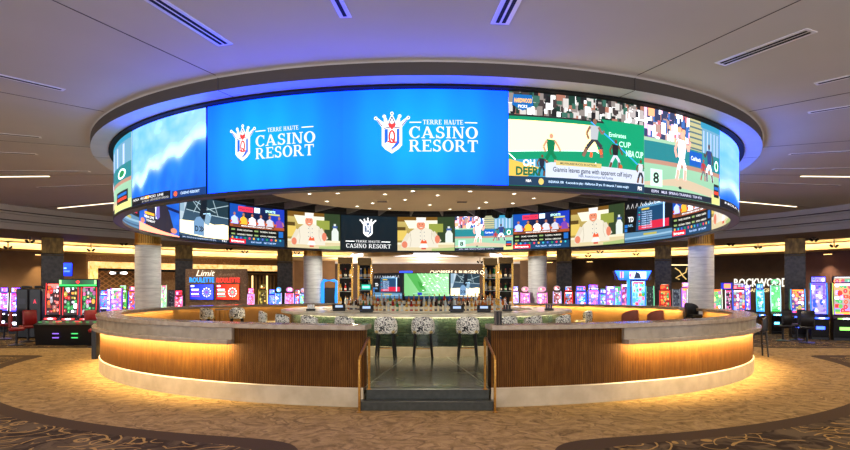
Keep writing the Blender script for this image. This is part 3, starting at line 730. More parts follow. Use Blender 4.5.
def serif(pic, st, x, y, h, col, width, slope=0.):   # x, y, h, width in fractions
    tot = sum(GL_[c][1]+.1 for c in st)-.1; H_ = h*pic.H; sx = width*pic.W/(tot*H_); cx = 0
    pic.off += .0002; c4 = lin(col)
    for ch in st:
        for q in GL_[ch][0]:
            pts = [(x*pic.W+(cx+a)*H_*sx, y*pic.H+b*H_) for a, b in q]
            pic.mb.add([pic.P(u, v, pic.off+.002) for u, v in pts], [tuple(range(len(pts)))]); pic.mb.c += [c4]*len(pts)
        cx += GL_[ch][1]+.1
def emblem(pic, cx, cy, h, mono=None):               # crowned shield with a Q; centre and height in fractions
    hb = pic.hb; pic.hb = .3
    H_ = h*pic.H; X = lambda u: cx+u*H_/pic.W; Y = lambda v: cy+v*H_/pic.H
    Pn = lambda pts, c: pic.poly([(X(u), Y(v)) for u, v in pts], c)
    Wt = (1, 1, 1); bl = mono or rgb(30, 110, 235); rd = mono or rgb(240, 70, 70); nv = mono or rgb(60, 40, 110)
    Pn([(-.25, .16), (.25, .16), (.25, -.30), (.16, -.40), (0, -.5), (-.16, -.40), (-.25, -.30)], Wt)
    if not mono: Pn([(-.205, .1), (.205, .1), (.205, -.27), (.13, -.35), (0, -.43), (-.13, -.35), (-.205, -.27)], rgb(190, 150, 200)); Pn([(-.19, .1), (.19, .1), (.19, -.26), (.12, -.34), (0, -.41), (-.12, -.34), (-.19, -.26)], Wt)
    Pn([(-.18, .1), (-.10, .1), (-.10, -.16), (-.12, -.22), (-.18, -.25)], bl); Pn([(.18, .1), (.12, .1), (.12, -.20), (.04, -.32), (-.02, -.37), (.0, -.40), (.11, -.33), (.18, -.25)], bl)
    # crown
    Pn([(-.25, .14), (-.41, .36), (-.36, .38), (-.2, .26), (-.2, .4), (-.14, .38), (-.1, .27), (0, .48), (.1, .27), (.14, .38), (.2, .4), (.2, .26), (.36, .38), (.41, .36), (.25, .14)], Wt)
    for u, v in ((-.4, .37), (0, .48), (.4, .37), (-.19, .41), (.19, .41)): pic.ell(X(u), Y(v), .045*H_/pic.W, .045*H_/pic.H, Wt, 10)
    if not mono:
        for u, v in ((-.4, .37), (0, .48), (.4, .37)): pic.ell(X(u), Y(v), .02*H_/pic.W, .02*H_/pic.H, nv, 8)
        for p in ([(-.37, .33), (-.24, .17)], [(.37, .33), (.24, .17)], [(-.09, .2), (0, .4)], [(.09, .2), (0, .4)], [(-.2, .12), (0, .15)], [(.2, .12), (0, .15)]):
            pic.line([(X(u), Y(v)) for u, v in p], .022*h, nv)
    hp = [(0, .08), (-.085, .17), (-.085, .22), (-.05, .245), (-.015, .235), (0, .215), (.015, .235), (.05, .245), (.085, .22), (.085, .17)]
    Pn(hp, rd if not mono else mono)
    q = mono or rgb(235, 60, 60)
    for k in range(16):
        u, v = 2*pi*k/16, 2*pi*(k+1)/16; pic.line([(X(.065*cos(u)), Y(-.09+.15*sin(u))), (X(.065*cos(v)), Y(-.09+.15*sin(v)))], .045*h, q)
    pic.line([(X(-.11), Y(-.20)), (X(.0), Y(-.24)), (X(.12), Y(-.22))], .035*h, q); pic.line([(X(-.02), Y(-.13)), (X(.08), Y(-.24))], .04*h, q); pic.hb = hb
def screen_pic(a0, a1, z0, z1, outer, cell=.3):       # angles with the picture's left edge first
    r = RO+.01 if outer else RI-.01; W = abs(R(a1-a0))*r; sg = 1 if outer else -1
    def P(u, v, off): return pol(r+sg*off, a0+(a1-a0)*u/W, z0+v)
    return Pic(W, z1-z0, P, cell)
def mixc(a, b, t): t = min(max(t, 0), 1); return tuple(x+(y-x)*t for x, y in zip(a, b))
def h2(i, j): return (sin(i*127.1+j*311.7)*43758.5453) % 1.0
def vn(x, y):
    i, j = floor(x), floor(y); fx, fy = x-i, y-j; fx = fx*fx*(3-2*fx); fy = fy*fy*(3-2*fy)
    return (h2(i, j)*(1-fx)+h2(i+1, j)*fx)*(1-fy)+(h2(i, j+1)*(1-fx)+h2(i+1, j+1)*fx)*fy
def fbm(x, y): return .55*vn(x, y)+.28*vn(2.1*x+7, 2.1*y)+.17*vn(4.3*x, 4.3*y+3)
CY1, BL1, BL2 = rgb(0, 176, 255), rgb(4, 150, 255), rgb(8, 104, 252)
def player(p, x, y, h, skin, shirt, short, flip=1, run=0., arm=1):       # small athlete; x, y at feet, h in fraction of height
    W_ = h*p.H/p.W; L = lambda pts, w_, c: p.line([(x+flip*u*W_, y+v*h) for u, v in pts], w_*h, c)
    L([(0, .48), (-.10-run, .26), (-.16-run*1.6, .03)], .10, short); L([(0, .48), (.12+run, .28), (.10+run*1.2, .03)], .10, short)
    L([(-.11-run*1.1, .22), (-.16-run*1.6, .02)], .085, skin); L([(.12+run, .24), (.1+run*1.2, .02)], .085, skin)
    p.poly([(x-flip*.1*W_, y+.46*h), (x+flip*.1*W_, y+.46*h), (x+flip*.15*W_, y+.80*h), (x-flip*.13*W_, y+.82*h)], shirt)
    L([(.13, .78), (.24, .62), (.30, .5+.2*arm)], .065, skin); L([(-.12, .78), (-.22, .60), (-.16, .46)], .065, skin)
    p.ell(x+flip*.02*W_, y+.91*h, .06*W_, .075*h, skin, 10)
def crowd(p, x0, y0, x1, y1, n_, pal, s=.03):
    for _ in range(n_):
        x, y = random.uniform(x0, x1), random.uniform(y0, y1); c = random.choice(pal); w_ = s*p.H/p.W*random.uniform(.5, 1.2); h_ = s*random.uniform(.8, 1.8)
        p.rect(max(x0, x-w_), max(y0, y-h_), min(x1, x+w_), min(y1, y+h_), c)
def logo(p, big=False):
    p.hb = .3
    def f(u, v):
        d = sqrt(((u-.47)/.62)**2+((v-.5)/.9)**2); return mixc(CY1, BL2, d**1.5*.95+.05*sin(u*30))
    p.base(f, 60, 14)
def wave(p, ticker=True):
    def f(u, v):
        e = .22+.50*u+.10*(fbm(u*6, 3)-.5)+.04*sin(u*23)
        s_ = v-e; n1 = fbm(u*7+v*3, v*6-u*3)
        sky = mixc(rgb(70, 180, 240), rgb(176, 228, 246), n1*.9+.35*v); sea = mixc(rgb(4, 84, 214), rgb(44, 150, 240), fbm(u*9, v*2.5)*.8+.1)
        foam = rgb(222, 238, 250); t_ = min(max((s_+.06)/.12, 0), 1); c_ = mixc(sea, sky, t_)
        k_ = math.exp(-((s_-.02)/.10)**2)*(.35+1.1*n1)
        return mixc(c_, foam, min(k_, 1))
    p.base(f, 70, 40)
    if ticker:
        p.rect(0, 0, .62, .10, rgb(20, 22, 30)); p.text('NOLA  VEGAS  PICKS  LINE', .03, .052, .03, (.95, .95, .95), .5); p.text('24  NCAA  UPDATES BY SPREAD', .2, .012, .025, (.8, .8, .8), .4)
        p.rect(.25, .05, .32, .085, rgb(240, 210, 50)); p.rect(.64, 0, 1, .085, rgb(10, 60, 130)); p.ell(.68, .045, .02, .03, rgb(235, 110, 60)); p.text('CASINO RESORT', .74, .03, .03, (.9, .95, 1), .2)
def hoops(p):
    G_, W_ = rgb(0, 150, 105), rgb(246, 238, 222)
    p.base(lambda u, v: rgb(0, 158, 112), 26, 3)
    p.rect(0, .74, 1, 1, rgb(40, 40, 44))
    crowd(p, 0, .76, 1, 1, 420, [rgb(30, 28, 32), rgb(70, 60, 60), rgb(150, 140, 135), rgb(220, 215, 210), rgb(60, 110, 95), rgb(25, 60, 50), rgb(180, 120, 100), rgb(235, 235, 235)], .035)
    p.poly([(0, .74), (.60, .74), (.60, .66), (0, .70)], G_)
    p.poly([(0, .70), (.55, .70), (.62, .42), (0, .36)], W_)
    p.poly([(.64, .78), (1, .78), (1, .30), (.92, .30)], rgb(0, 165, 115))
    p.line([(.56, .74), (.98, .28)], .012, rgb(70, 190, 235)); p.line([(.0, .36), (.6, .42), (.62, .40)], .006, rgb(240, 250, 245))
    p.line([(0, .34), (.08, .22)], .008, (1, 1, 1)); p.line([(.60, .29), (.56, .24), (.60, .2)], .01, (1, 1, 1))
    p.text('Emirates', .70, .60, .05, (.9, 1, .95), .14); p.text('CUP', .78, .50, .06, (.9, 1, .95), .1); p.text('NBA CUP', .84, .40, .07, (.92, 1, .96), .15)
    p.poly([(.03, .97), (.15, .97), (.16, .86), (.09, .80), (.02, .86)], rgb(15, 110, 190)); p.text('HARDWOOD', .035, .885, .045, rgb(255, 225, 90), .115, .03); p.text('PICKS', .06, .83, .03, (1, 1, 1), .06, .02)
    crowd(p, .86, .78, 1, .95, 60, [rgb(240, 240, 240), rgb(200, 190, 190), rgb(50, 50, 60)], .03)
    sk, sk2 = rgb(120, 76, 52), rgb(225, 165, 135)
    player(p, .585, .345, .44, rgb(150, 110, 92), rgb(196, 200, 206), rgb(60, 62, 70), 1, .10); p.line([(.565, .40), (.560, .35)], .03, rgb(240, 110, 60)); p.line([(.63, .44), (.64, .39)], .03, rgb(240, 110, 60)); player(p, .75, .24, .34, sk, rgb(30, 32, 36), rgb(225, 225, 228), 1, .04, 0)
    p.ell(.795, .27, .014, .03, rgb(215, 100, 50)); player(p, .275, .20, .38, sk2, rgb(0, 128, 80), rgb(0, 128, 80), 1, .03, 0)
    # lower third
    p.hb = .2
    p.poly([(0, .10), (1, .10), (1, .25), (.28, .265), (.24, .25), (0, .26)], rgb(222, 228, 238))
    p.poly([(0, .10), (.24, .10), (.24, .30), (.0, .27)], rgb(60, 160, 200)); p.poly([(0, .10), (.12, .10), (.2, .2), (0, .28)], rgb(240, 205, 90))
    p.text('OH', .09, .21, .07, (1, 1, 1), .08, .03); p.text('DEER!', .045, .115, .085, rgb(0, 110, 75), .16, .04)
    player(p, .215, .105, .24, sk, rgb(30, 40, 60), rgb(30, 40, 60))
    p.rect(.31, .235, .64, .285, rgb(226, 205, 130)); p.text('MILWAUKEE BUCKS IN ACTION', .34, .248, .022, rgb(60, 60, 60), .26)
    p.text('Giannis leaves game with apparent calf injury', .29, .165, .052, rgb(12, 30, 80), .60, .014); p.text('NBA: Antetokounmpo had 4 points', .47, .12, .03, rgb(40, 80, 140), .26)
    player(p, .965, .105, .28, sk, rgb(225, 225, 230), rgb(40, 46, 60))
    p.rect(0, 0, 1, .10, rgb(30, 62, 92)); p.text('NBA', .11, .04, .028, (1, 1, 1), .035); p.ell(.21, .05, .018, .035, rgb(235, 215, 120))
    p.text('INDIANA 108   4 seconds to play - Haliburton 29 pts, 10 rebounds, 7 assists tonight', .26, .04, .026, (.9, .95, 1), .6); p.text('FS1', .94, .03, .04, (1, 1, 1), .035, .03)
def ball(p, full=True):
    p.base(lambda u, v: mixc(rgb(150, 210, 175), rgb(190, 225, 190), v), 12, 3)
    p.rect(0, .66, .58, 1, rgb(150, 140, 150)); crowd(p, 0, .66, .58, 1, 260, [rgb(235, 225, 230), rgb(220, 120, 130), rgb(70, 120, 200), rgb(200, 160, 150), rgb(245, 245, 250), rgb(60, 70, 110), rgb(235, 205, 150)], .04)
    p.rect(.50, .60, .68, 1, rgb(205, 200, 150)); 
    for k in range(6): p.rect(.50, .63+k*.065, .68, .65+k*.065, rgb(90, 120, 130))
    p.rect(.68, .5, 1, 1, rgb(120, 175, 205)); 
    for k in range(5): p.rect(.70+k*.06, .6, .715+k*.06, .9, rgb(210, 225, 232))
    p.rect(.66, .93, 1, 1, rgb(60, 160, 200)); p.rect(0, .40, 1, .62, rgb(40, 140, 150)); p.rect(.5, .42, .68, .60, rgb(20, 100, 205)); p.text('Cashback', .52, .49, .05, (1, 1, 1), .14)
    p.rect(0, .36, 1, .41, rgb(200, 150, 130)); p.poly([(.0, .14), (.4, .24), (.95, .16), (.9, .06), (0, .06)], rgb(222, 200, 170))
    p.poly([(0, .10), (.3, .13), (1, .06), (1, 0), (0, 0)], rgb(170, 220, 180))
    player(p, .40, .20, .62, rgb(235, 200, 180), (.97, .97, .97), (.93, .93, .93), 1, .0, 1.6)
    player(p, .80, .26, .50, rgb(90, 70, 70), rgb(50, 70, 140), rgb(235, 235, 240), -1, .03); player(p, .70, .26, .28, rgb(200, 60, 60), rgb(200, 60, 60), rgb(120, 120, 130), 1, .05)
    p.ell(.93, .50, .035, .07, rgb(235, 245, 240)); p.ell(.93, .50, .024, .048, rgb(30, 150, 90)); p.ell(.38, .12, .018, .018, rgb(40, 50, 45))
    p.rect(.06, .10, .18, .30, rgb(225, 232, 228)); p.text('8', .085, .14, .12, rgb(40, 50, 50), .06, .03)
    p.rect(0, 0, .84, .075, rgb(28, 40, 60)); p.text('ESPN   MLB  SPRING TRAINING  TOP 4TH', .07, .025, .03, (.9, .9, .95), .6)
    p.rect(.84, .0, 1, .12, rgb(226, 226, 150)); p.rect(.88, .09, .98, .26, rgb(30, 35, 40)); p.rect(.89, .13, .97, .17, rgb(230, 80, 60)); p.rect(.89, .19, .97, .23, rgb(30, 120, 220))
def chef(p):
    p.hb = 0.
    p.base(lambda u, v: mixc(rgb(150, 120, 50), rgb(205, 185, 110), v), 14, 4)
    p.rect(0, .86, .85, 1, rgb(120, 84, 30)); p.poly([(.12, .90), (.78, .90), (.60, .66), (.20, .66)], rgb(250, 246, 220)); p.rect(.70, .2, 1, 1, rgb(48, 66, 40)); p.rect(.0, .3, .16, .6, rgb(226, 196, 96)); p.rect(.55, .55, .8, .8, rgb(150, 160, 70)); p.rect(0, .6, .14, .7, rgb(90, 70, 30))
    p.poly([(.84, .24), (.97, .24), (.97, .5), (.92, .62), (.92, .72), (.88, .72), (.88, .62), (.84, .5)], rgb(225, 232, 225)); p.rect(.86, .60, .95, .66, rgb(60, 90, 160)); p.rect(0, 0, 1, .22, rgb(222, 205, 160)); p.rect(.0, .18, 1, .24, rgb(240, 230, 200)); p.poly([(.6, 0), (1, 0), (1, .1), (.6, .06)], rgb(170, 190, 120))
    p.poly([(.14, .10), (.72, .10), (.70, .40), (.60, .62), (.48, .70), (.34, .70), (.22, .56), (.14, .36)], rgb(232, 224, 204))
    p.line([(.20, .5), (.08, .16), (.14, .10)], .12, rgb(224, 214, 192)); p.line([(.62, .55), (.74, .26)], .13, rgb(224, 214, 192))
    p.ell(.125, .18, .05, .10, rgb(226, 130, 100)); p.ell(.70, .34, .045, .12, rgb(226, 130, 100)); p.line([(.42, .66), (.44, .24)], .01, rgb(200, 195, 185))
    for a_ in ([(.22, .56), (.24, .30), (.22, .12)], [(.60, .6), (.60, .35), (.64, .2)], [(.34, .70), (.42, .60), (.48, .70)]): p.line(a_, .014, rgb(196, 184, 160))
    for k in range(3): p.ell(.40, .55-k*.11, .008, .014, rgb(150, 150, 150)); p.ell(.47, .55-k*.11, .008, .014, rgb(150, 150, 150))
    p.ell(.41, .76, .075, .13, rgb(228, 140, 108), 16); p.poly([(.33, .84), (.49, .84), (.50, .99), (.33, .99)], rgb(244, 242, 236)); p.poly([(.38, .70), (.45, .70), (.43, .68), (.40, .68)], (1, .95, .9))
    p.ell(.385, .79, .008, .012, rgb(70, 40, 30), 8); p.ell(.435, .79, .008, .012, rgb(70, 40, 30), 8)
    p.poly([(.38, .10), (.54, .10), (.51, .2), (.41, .2)], rgb(242, 242, 238)); p.poly([(.40, .22), (.43, .34), (.46, .28), (.50, .32), (.52, .22)], rgb(232, 92, 50)); p.rect(.42, .04, .5, .1, rgb(214, 84, 60)); p.ell(.46, .11, .09, .025, rgb(236, 236, 230))
def board(p, half=False):
    p.base(lambda u, v: mixc(rgb(10, 14, 30), rgb(20, 40, 90), v), 14, 4)
    p.poly([(0, .6), (.2, .6), (.3, 1), (0, 1)], rgb(18, 80, 180)); p.poly([(.7, .6), (1, .55), (1, 1), (.8, 1)], rgb(30, 60, 190))
    p.rect(.16, .83, .44, .96, rgb(228, 60, 90)); p.text('FINAL FOUR', .18, .87, .05, rgb(120, 30, 90), .24); p.rect(.46, .84, .56, .97, rgb(230, 235, 240)); p.text('SPORTS', .66, .88, .06, (.9, 1, 1), .18, .03); p.rect(.72, .82, .92, .86, rgb(220, 220, 120))
    cols = [(.05, rgb(210, 225, 245)), (.22, rgb(230, 200, 60)), (.38, rgb(238, 238, 240)), (.54, rgb(225, 225, 228)), (.70, rgb(215, 215, 225)), (.87, rgb(130, 70, 180))]
    for k, (x, c) in enumerate(cols):
        p.ell(x+.04, .755, .022, .045, rgb(190, 120, 90), 8); p.poly([(x-.03, .50), (x+.11, .50), (x+.10, .66), (x+.04, .72), (x-.02, .66)], c); p.ell(x-.025, .56, .022, .035, rgb(220, 90, 40), 8); p.line([(x+.10, .65), (x+.12, .54)], .04, rgb(200, 130, 100))
    p.rect(0, .43, 1, .51, rgb(176, 84, 44)); p.rect(.06, .445, .82, .50, rgb(120, 70, 50)); p.text('MARCH MADNESS SCHEDULE  TODAY', .22, .455, .03, (1, 1, 1), .56, .02)
    p.rect(0, .20, 1, .43, rgb(12, 12, 14))
    for j in range(2):
        for i in range(2): p.rect(.03+i*.43, .34-j*.11, .10+i*.43, .38-j*.11, rgb(150, 180, 110)); p.text(['DUKE / HOUSTON', 'FLORIDA / AUBURN', 'UCONN / TEXAS', 'IOWA / OREGON'][i+2*j], .14+i*.43, .34-j*.11, .035, (.92, .92, .9), .28, .03)
    p.rect(.90, .24, .98, .40, rgb(30, 110, 200)); p.rect(0, .0, 1, .20, rgb(22, 70, 110))
    for k in range(12): p.ell(.05+k*.08, .16, .018, .03, [rgb(230, 200, 60), rgb(60, 200, 220), rgb(90, 110, 220), rgb(40, 160, 90), rgb(230, 60, 90)][k % 5], 8)
    p.rect(.0, .02, .30, .13, rgb(228, 20, 40)); p.text('bigame', .03, .045, .055, (1, 1, 1), .24, .03); p.text('PLAY NOW    GET THE APP', .40, .05, .04, (.85, .92, 1), .45, .01)
def scoreb(p):
    p.base(lambda u, v: mixc(rgb(12, 14, 18), rgb(18, 26, 36), u), 10, 3)
    for k in range(10): x = .04+k*.09; p.line([(x, .82), (x+.03, .93)], .016, (.85, .85, .85)); p.line([(x+.03, .93), (x+.05, .82)], .016, (.7, .7, .7))
    p.text('DOLLAR GAME', .36, .84, .05, (.9, .95, 1), .4); p.poly([(.22, .26), (.82, .26), (.80, .84), (.26, .84)], rgb(24, 70, 110)); p.rect(.28, .80, .84, .84, rgb(90, 150, 190))
    p.rect(.34, .74, .5, .78, rgb(225, 200, 70))
    for k in range(8): p.rect(.28, .68-k*.052, .31, .71-k*.052, [rgb(60, 200, 180), rgb(200, 70, 90), rgb(120, 180, 220)][k % 3]); p.text('TEAM SCORE', .34, .675-k*.052, .028, (.85, .92, .98), .22)
    p.poly([(.52, .28), (.93, .28), (.93, .46), (.52, .46)], rgb(222, 40, 70)); p.rect(.28, .28, .52, .38, rgb(222, 60, 80)); p.rect(.8, .28, .83, .84, rgb(220, 230, 240))
    p.rect(.06, .35, .19, .75, rgb(14, 16, 18)); p.text('TD', .07, .5, .12, (.95, .95, .95), .11, .03); p.text('NFL', .07, .38, .06, rgb(150, 200, 230), .1, .02); p.rect(0, .36, .06, .44, rgb(30, 120, 210)); p.rect(0, .26, .05, .34, rgb(30, 120, 210))
    p.poly([(0, 0), (1, 0), (1, .22), (0, .24)], rgb(92, 140, 176)); p.poly([(0, .08), (1, .12), (1, .16), (0, .12)], rgb(150, 190, 215)); p.poly([(0, .02), (1, .04), (1, .07), (0, .05)], rgb(52, 92, 130)); p.rect(.38, .14, .66, .19, rgb(190, 180, 90))
def dunk(p):
    p.base(lambda u, v: mixc(rgb(70, 100, 125), rgb(44, 70, 90), v), 10, 4)
    p.poly([(0, .2), (.2, 1), (.02, 1), (0, 1)], rgb(190, 208, 220)); p.rect(0, .60, .1, 1, rgb(150, 180, 200)); p.poly([(.14, .66), (.2, .98), (1, .98), (1, .62)], rgb(34, 58, 70))
    for a, b in (((.2, .98), (.5, .62)), ((.45, .98), (.3, .62)), ((.5, .7), (1, .92)), ((.8, .62), (.7, .98)), ((.14, .66), (1, .60)), ((.3, .9), (.75, .70))): p.line([a, b], .018, rgb(180, 205, 215))
    p.poly([(0, .12), (1, .04), (1, .42), (.9, .44), (.72, .40), (.60, .44), (0, .40)], rgb(240, 236, 226))
    p.poly([(.42, .5), (.56, .5), (.58, .98), (.46, .98)], rgb(22, 32, 44)); p.poly([(.30, .12), (.30, .40), (.36, .52), (.44, .55), (.52, .45), (.52, .10)], rgb(120, 160, 200)); p.text('D', .33, .2, .12, rgb(24, 40, 60), .07, .04)
    p.line([(.42, .20), (.47, .26), (.42, .32)], .03, rgb(24, 40, 60)); p.line([(.46, .20), (.51, .26), (.46, .32)], .03, rgb(24, 40, 60))
    p.line([(.5, .62), (.64, .66), (.62, .40)], .02, rgb(215, 230, 235)); p.line([(.54, .42), (.66, .6)], .015, rgb(215, 230, 235)); p.poly([(.52, .40), (.62, .36), (.66, .58), (.56, .66)], rgb(140, 175, 200))
    p.rect(0, 0, 1, .075, rgb(24, 50, 78)); p.text('NBA   HOUSTON AT GOLDEN STATE  4TH QTR', .06, .02, .028, (.85, .9, .95), .7); p.text('FS1', .88, .02, .035, (1, 1, 1), .08)
def suit(p):
    p.base(lambda u, v: mixc(rgb(20, 80, 200), rgb(50, 130, 235), fbm(u*5, v*5)), 14, 8)
    p.line([(0, .55), (.5, .75)], .05, rgb(90, 175, 245)); p.line([(.5, .62), (1, .55)], .06, rgb(16, 30, 90)); p.rect(.8, .8, 1, 1, rgb(20, 110, 70))
    p.poly([(.18, .12), (.26, .70), (.46, .88), (.60, .84), (.78, .50), (.90, .10), (.8, .05)], rgb(46, 42, 58)); p.poly([(.42, .86), (.58, .84), (.52, .30), (.46, .30)], rgb(235, 238, 245)); p.poly([(.48, .80), (.54, .80), (.56, .35), (.50, .28), (.46, .35)], rgb(120, 110, 200))
    p.poly([(.42, .84), (.57, .84), (.56, 1), (.43, 1)], rgb(226, 150, 120)); p.poly([(0, .16), (1, .02), (1, 0), (0, 0)], rgb(245, 215, 170)); p.ell(.88, .12, .07, .06, rgb(226, 150, 120)); p.ell(.1, .2, .06, .05, rgb(226, 150, 120))
    p.rect(.16, .34, .42, .39, rgb(235, 210, 60)); p.text('NBA LIVE', .15, .27, .05, (1, 1, 1), .26, .02); p.text('TONIGHT', .2, .20, .045, (1, 1, 1), .24, .01)
def darklogo(p):
    p.base(lambda u, v: mixc(rgb(14, 26, 34), rgb(18, 34, 44), v), 10, 3)
    emblem(p, .48, .66, .56, rgb(60, 90, 130)); p.rect(.08, .245, .24, .255, (1, 1, 1)); p.rect(.72, .245, .88, .255, (1, 1, 1)); serif(p, 'TERRE HAUTE', .26, .225, .06, (1, 1, 1), .44); serif(p, 'CASINO RESORT', .09, .06, .12, (1, 1, 1), .80)
def bluelogo(p, x0, w_, cx):
    h_ = 1
    emblem(p, cx, .54, .44)
# outer displays
def O_(px): return ang(px, RO, False)
def mk(pic, fn, label, group=None, name='video_screen'):
    fn(pic); o = pic.build(name); 
    c0 = sum((v.co for v in o.data.vertices), Vector())/len(o.data.vertices); c0.z = min(v.co.z for v in o.data.vertices)
    for v in o.data.vertices: v.co -= c0
    o.location = c0; return tag(o, label, 'video screen', group)
Z0, Z1 = ZB, ZTOP
gap = .12
mk(screen_pic(-118, O_(132.5)-gap, Z0, Z1, True), ball, 'outer video screen with a baseball game, at the far left of the ring')
mk(screen_pic(O_(132.5)+gap, O_(207)-gap, Z0, Z1, True), wave, 'outer video screen with a breaking blue ocean wave left of the logos')
def lg1(p):
    logo(p); emblem(p, .30, .53, .40)
    p.rect(.40, .638, .475, .648, (1, 1, 1)); p.rect(.73, .638, .81, .648, (1, 1, 1)); serif(p, 'TERRE HAUTE', .49, .622, .045, (1, 1, 1), .22); serif(p, 'CASINO', .402, .472, .12, (1, 1, 1), .42); serif(p, 'RESORT', .402, .335, .12, (1, 1, 1), .41)
def lg2(p):
    logo(p); emblem(p, .30, .54, .43)
    p.rect(.405, .645, .475, .655, (1, 1, 1)); p.rect(.735, .645, .81, .655, (1, 1, 1)); serif(p, 'TERRE HAUTE', .485, .628, .048, (1, 1, 1), .24); serif(p, 'CASINO', .403, .483, .122, (1, 1, 1), .41); serif(p, 'RESORT', .403, .343, .122, (1, 1, 1), .41)
mk(screen_pic(O_(207.5)+gap, O_(343), Z0, Z1, True), lg1, 'bright blue outer screen with the white casino resort logo, next to the wave screen')
mk(screen_pic(O_(343), O_(508), Z0, Z1, True), lg2, 'bright blue outer screen with the white casino resort logo, next to the basketball screen')
mk(screen_pic(O_(508)+.03, O_(643), Z0, Z1, True), hoops, 'outer video screen with a basketball game on a green and white court')
mk(screen_pic(O_(643)+.05, O_(718.5), Z0, Z1, True), ball, 'outer video screen with a baseball pitcher, right of the basketball screen')
mk(screen_pic(O_(719)+.1, 118, Z0, Z1, True), wave, 'outer video screen with blue ocean waves at the far right end')
# inner displays
def I_(px):
    a = ang(px, RI, True); return a if a > 0 else a+360   # increasing px -> decreasing angle
IZ0, IZ1 = 3.66, 5.17
def inner(pa, pb, fn, label, group=None): return mk(screen_pic(I_(pa) if isinstance(pa, (int, float)) and pa > 0 else 360+pa, I_(pb) if pb < 900 else pb-900, IZ0, IZ1, False), fn, label, group)
inner(-66, 138.5, scoreb, 'inner screen with a game score table at the far left end of the ring')
inner(139, 179, suit, 'inner screen with a man in a dark suit and striped tie')
inner(179.5, 228, dunk, 'inner screen with a basketball hoop close-up')
inner(229.5, 284, board, 'inner screen with a basketball schedule, left of the smiling chef')
inner(287.5, 340, chef, 'inner screen with a chef in white, between the schedule and the dark logo')
inner(341, 397, darklogo, 'dark inner screen with the white crowned shield logo')
inner(397.5, 454.5, chef, 'inner screen with a chef in white, right of the dark logo')
inner(455, 513, ball, 'inner screen with a baseball game, in the middle right of the far side')
inner(513.5, 569.5, board, 'inner screen with a basketball schedule, between the baseball game and a chef')
inner(571, 624.5, chef, 'inner screen with a chef in white, the rightmost whole chef picture')
inner(625, 672.5, scoreb, 'inner screen with a blue score table and red bar')
inner(673, 711.5, board, 'inner screen with a basketball schedule, above the rightmost round column')
inner(712, 900+66, chef, 'sharply angled inner screen with a chef at the right end of the ring')
# ================================================================== INSIDE THE BAR
t = thing('back_bar', 'round back bar in the middle of the counter carrying televisions and bottles', 'back bar', (0, 0, PZ))
M['backbar'] = mat('dark_walnut_back_bar', rgb(60, 44, 30), .45, c2=rgb(44, 32, 22), scale=4)
m = MB(); m.lathe([(0, 0), (2.5, 0), (2.5, 1.0), (0, 1.0)], n=64); m.build('cabinet', M['backbar'], t, True)
m = MB(); m.lathe([(0, 1.0), (2.6, 1.0), (2.6, 1.04), (2.25, 1.04), (2.25, 1.18), (0, 1.18)], n=64); m.build('stone_top', M['countertop'], t, True)
m = MB(); m.lathe([(2.262, 1.05), (2.262, 1.165)], n=64); m.build('added_glow_band', glow('added_riser_glow', rgb(255, 226, 170), .6), t)  # glowing band added on the riser to brighten the bottle rows
m = MB(); m.lathe([(0, 1.18), (1.15, 1.18), (1.15, 2.0), (0, 2.0)], n=8); m.build('core', M['backbar'], t)
def flatpic(W, H, off=0.): return Pic(W, H, lambda u, v, o: Vector((u-W/2, -o-off, v-H/2)), None)
def green_map(p):
    p.base(lambda u, v: mixc(rgb(130, 205, 130), rgb(170, 225, 165), u), 8, 4)
    for k in range(9): x = .3+k*.09; p.line([(x, 1), (x+.35, .1)], .02, rgb(215, 240, 220)); p.line([(x-.1, .2+k*.07), (1, .3+k*.07)], .012, rgb(190, 225, 225))
    p.poly([(.05, 1), (.28, 1), (.5, .3), (.34, .25)], rgb(84, 180, 84)); p.poly([(.3, .7), (.4, .6), (.42, .4), (.35, .45)], rgb(60, 160, 60))
    for _ in range(26): x, y = random.uniform(.4, .95), random.uniform(.25, .95); p.rect(x, y, x+.04, y+.025, rgb(235, 240, 235))
    p.rect(0, 0, 1, .1, rgb(20, 50, 90)); p.rect(.3, .14, .4, .24, rgb(30, 60, 200)); p.text('HOLE 7  PAR 4', .44, .14, .05, rgb(20, 40, 90), .25)
def tv(px, py, d, W, H, rz, fn, lab):
    c = at(px, py, d); t = thing('television', lab, 'television', (c.x, c.y, c.z), rz, 'televisions over the bar bottles')
    MB().rbox(0, .03, 0, W+.04, .05, H+.04, .01).build('bezel', M['black'], t)
    p = flatpic(W, H, .0); fn(p); p.mb.build('display', M['video'], t)
    MB().rbox(0, .1, 0, .3, .12, .3, .01).build('wall_bracket', M['black'], t)
tv(426.5, 286, 16.5, 1.23, .69, 0, green_map, 'middle television over the bar showing a green golf course map')
tv(387.4, 286, 16.9, 1.18, .69, -R(43), scoreb, 'left television over the bar showing a score table with a red bar')
tv(465.4, 286, 16.9, 1.18, .69, R(43), dunk, 'right television over the bar showing a pale hockey rink')
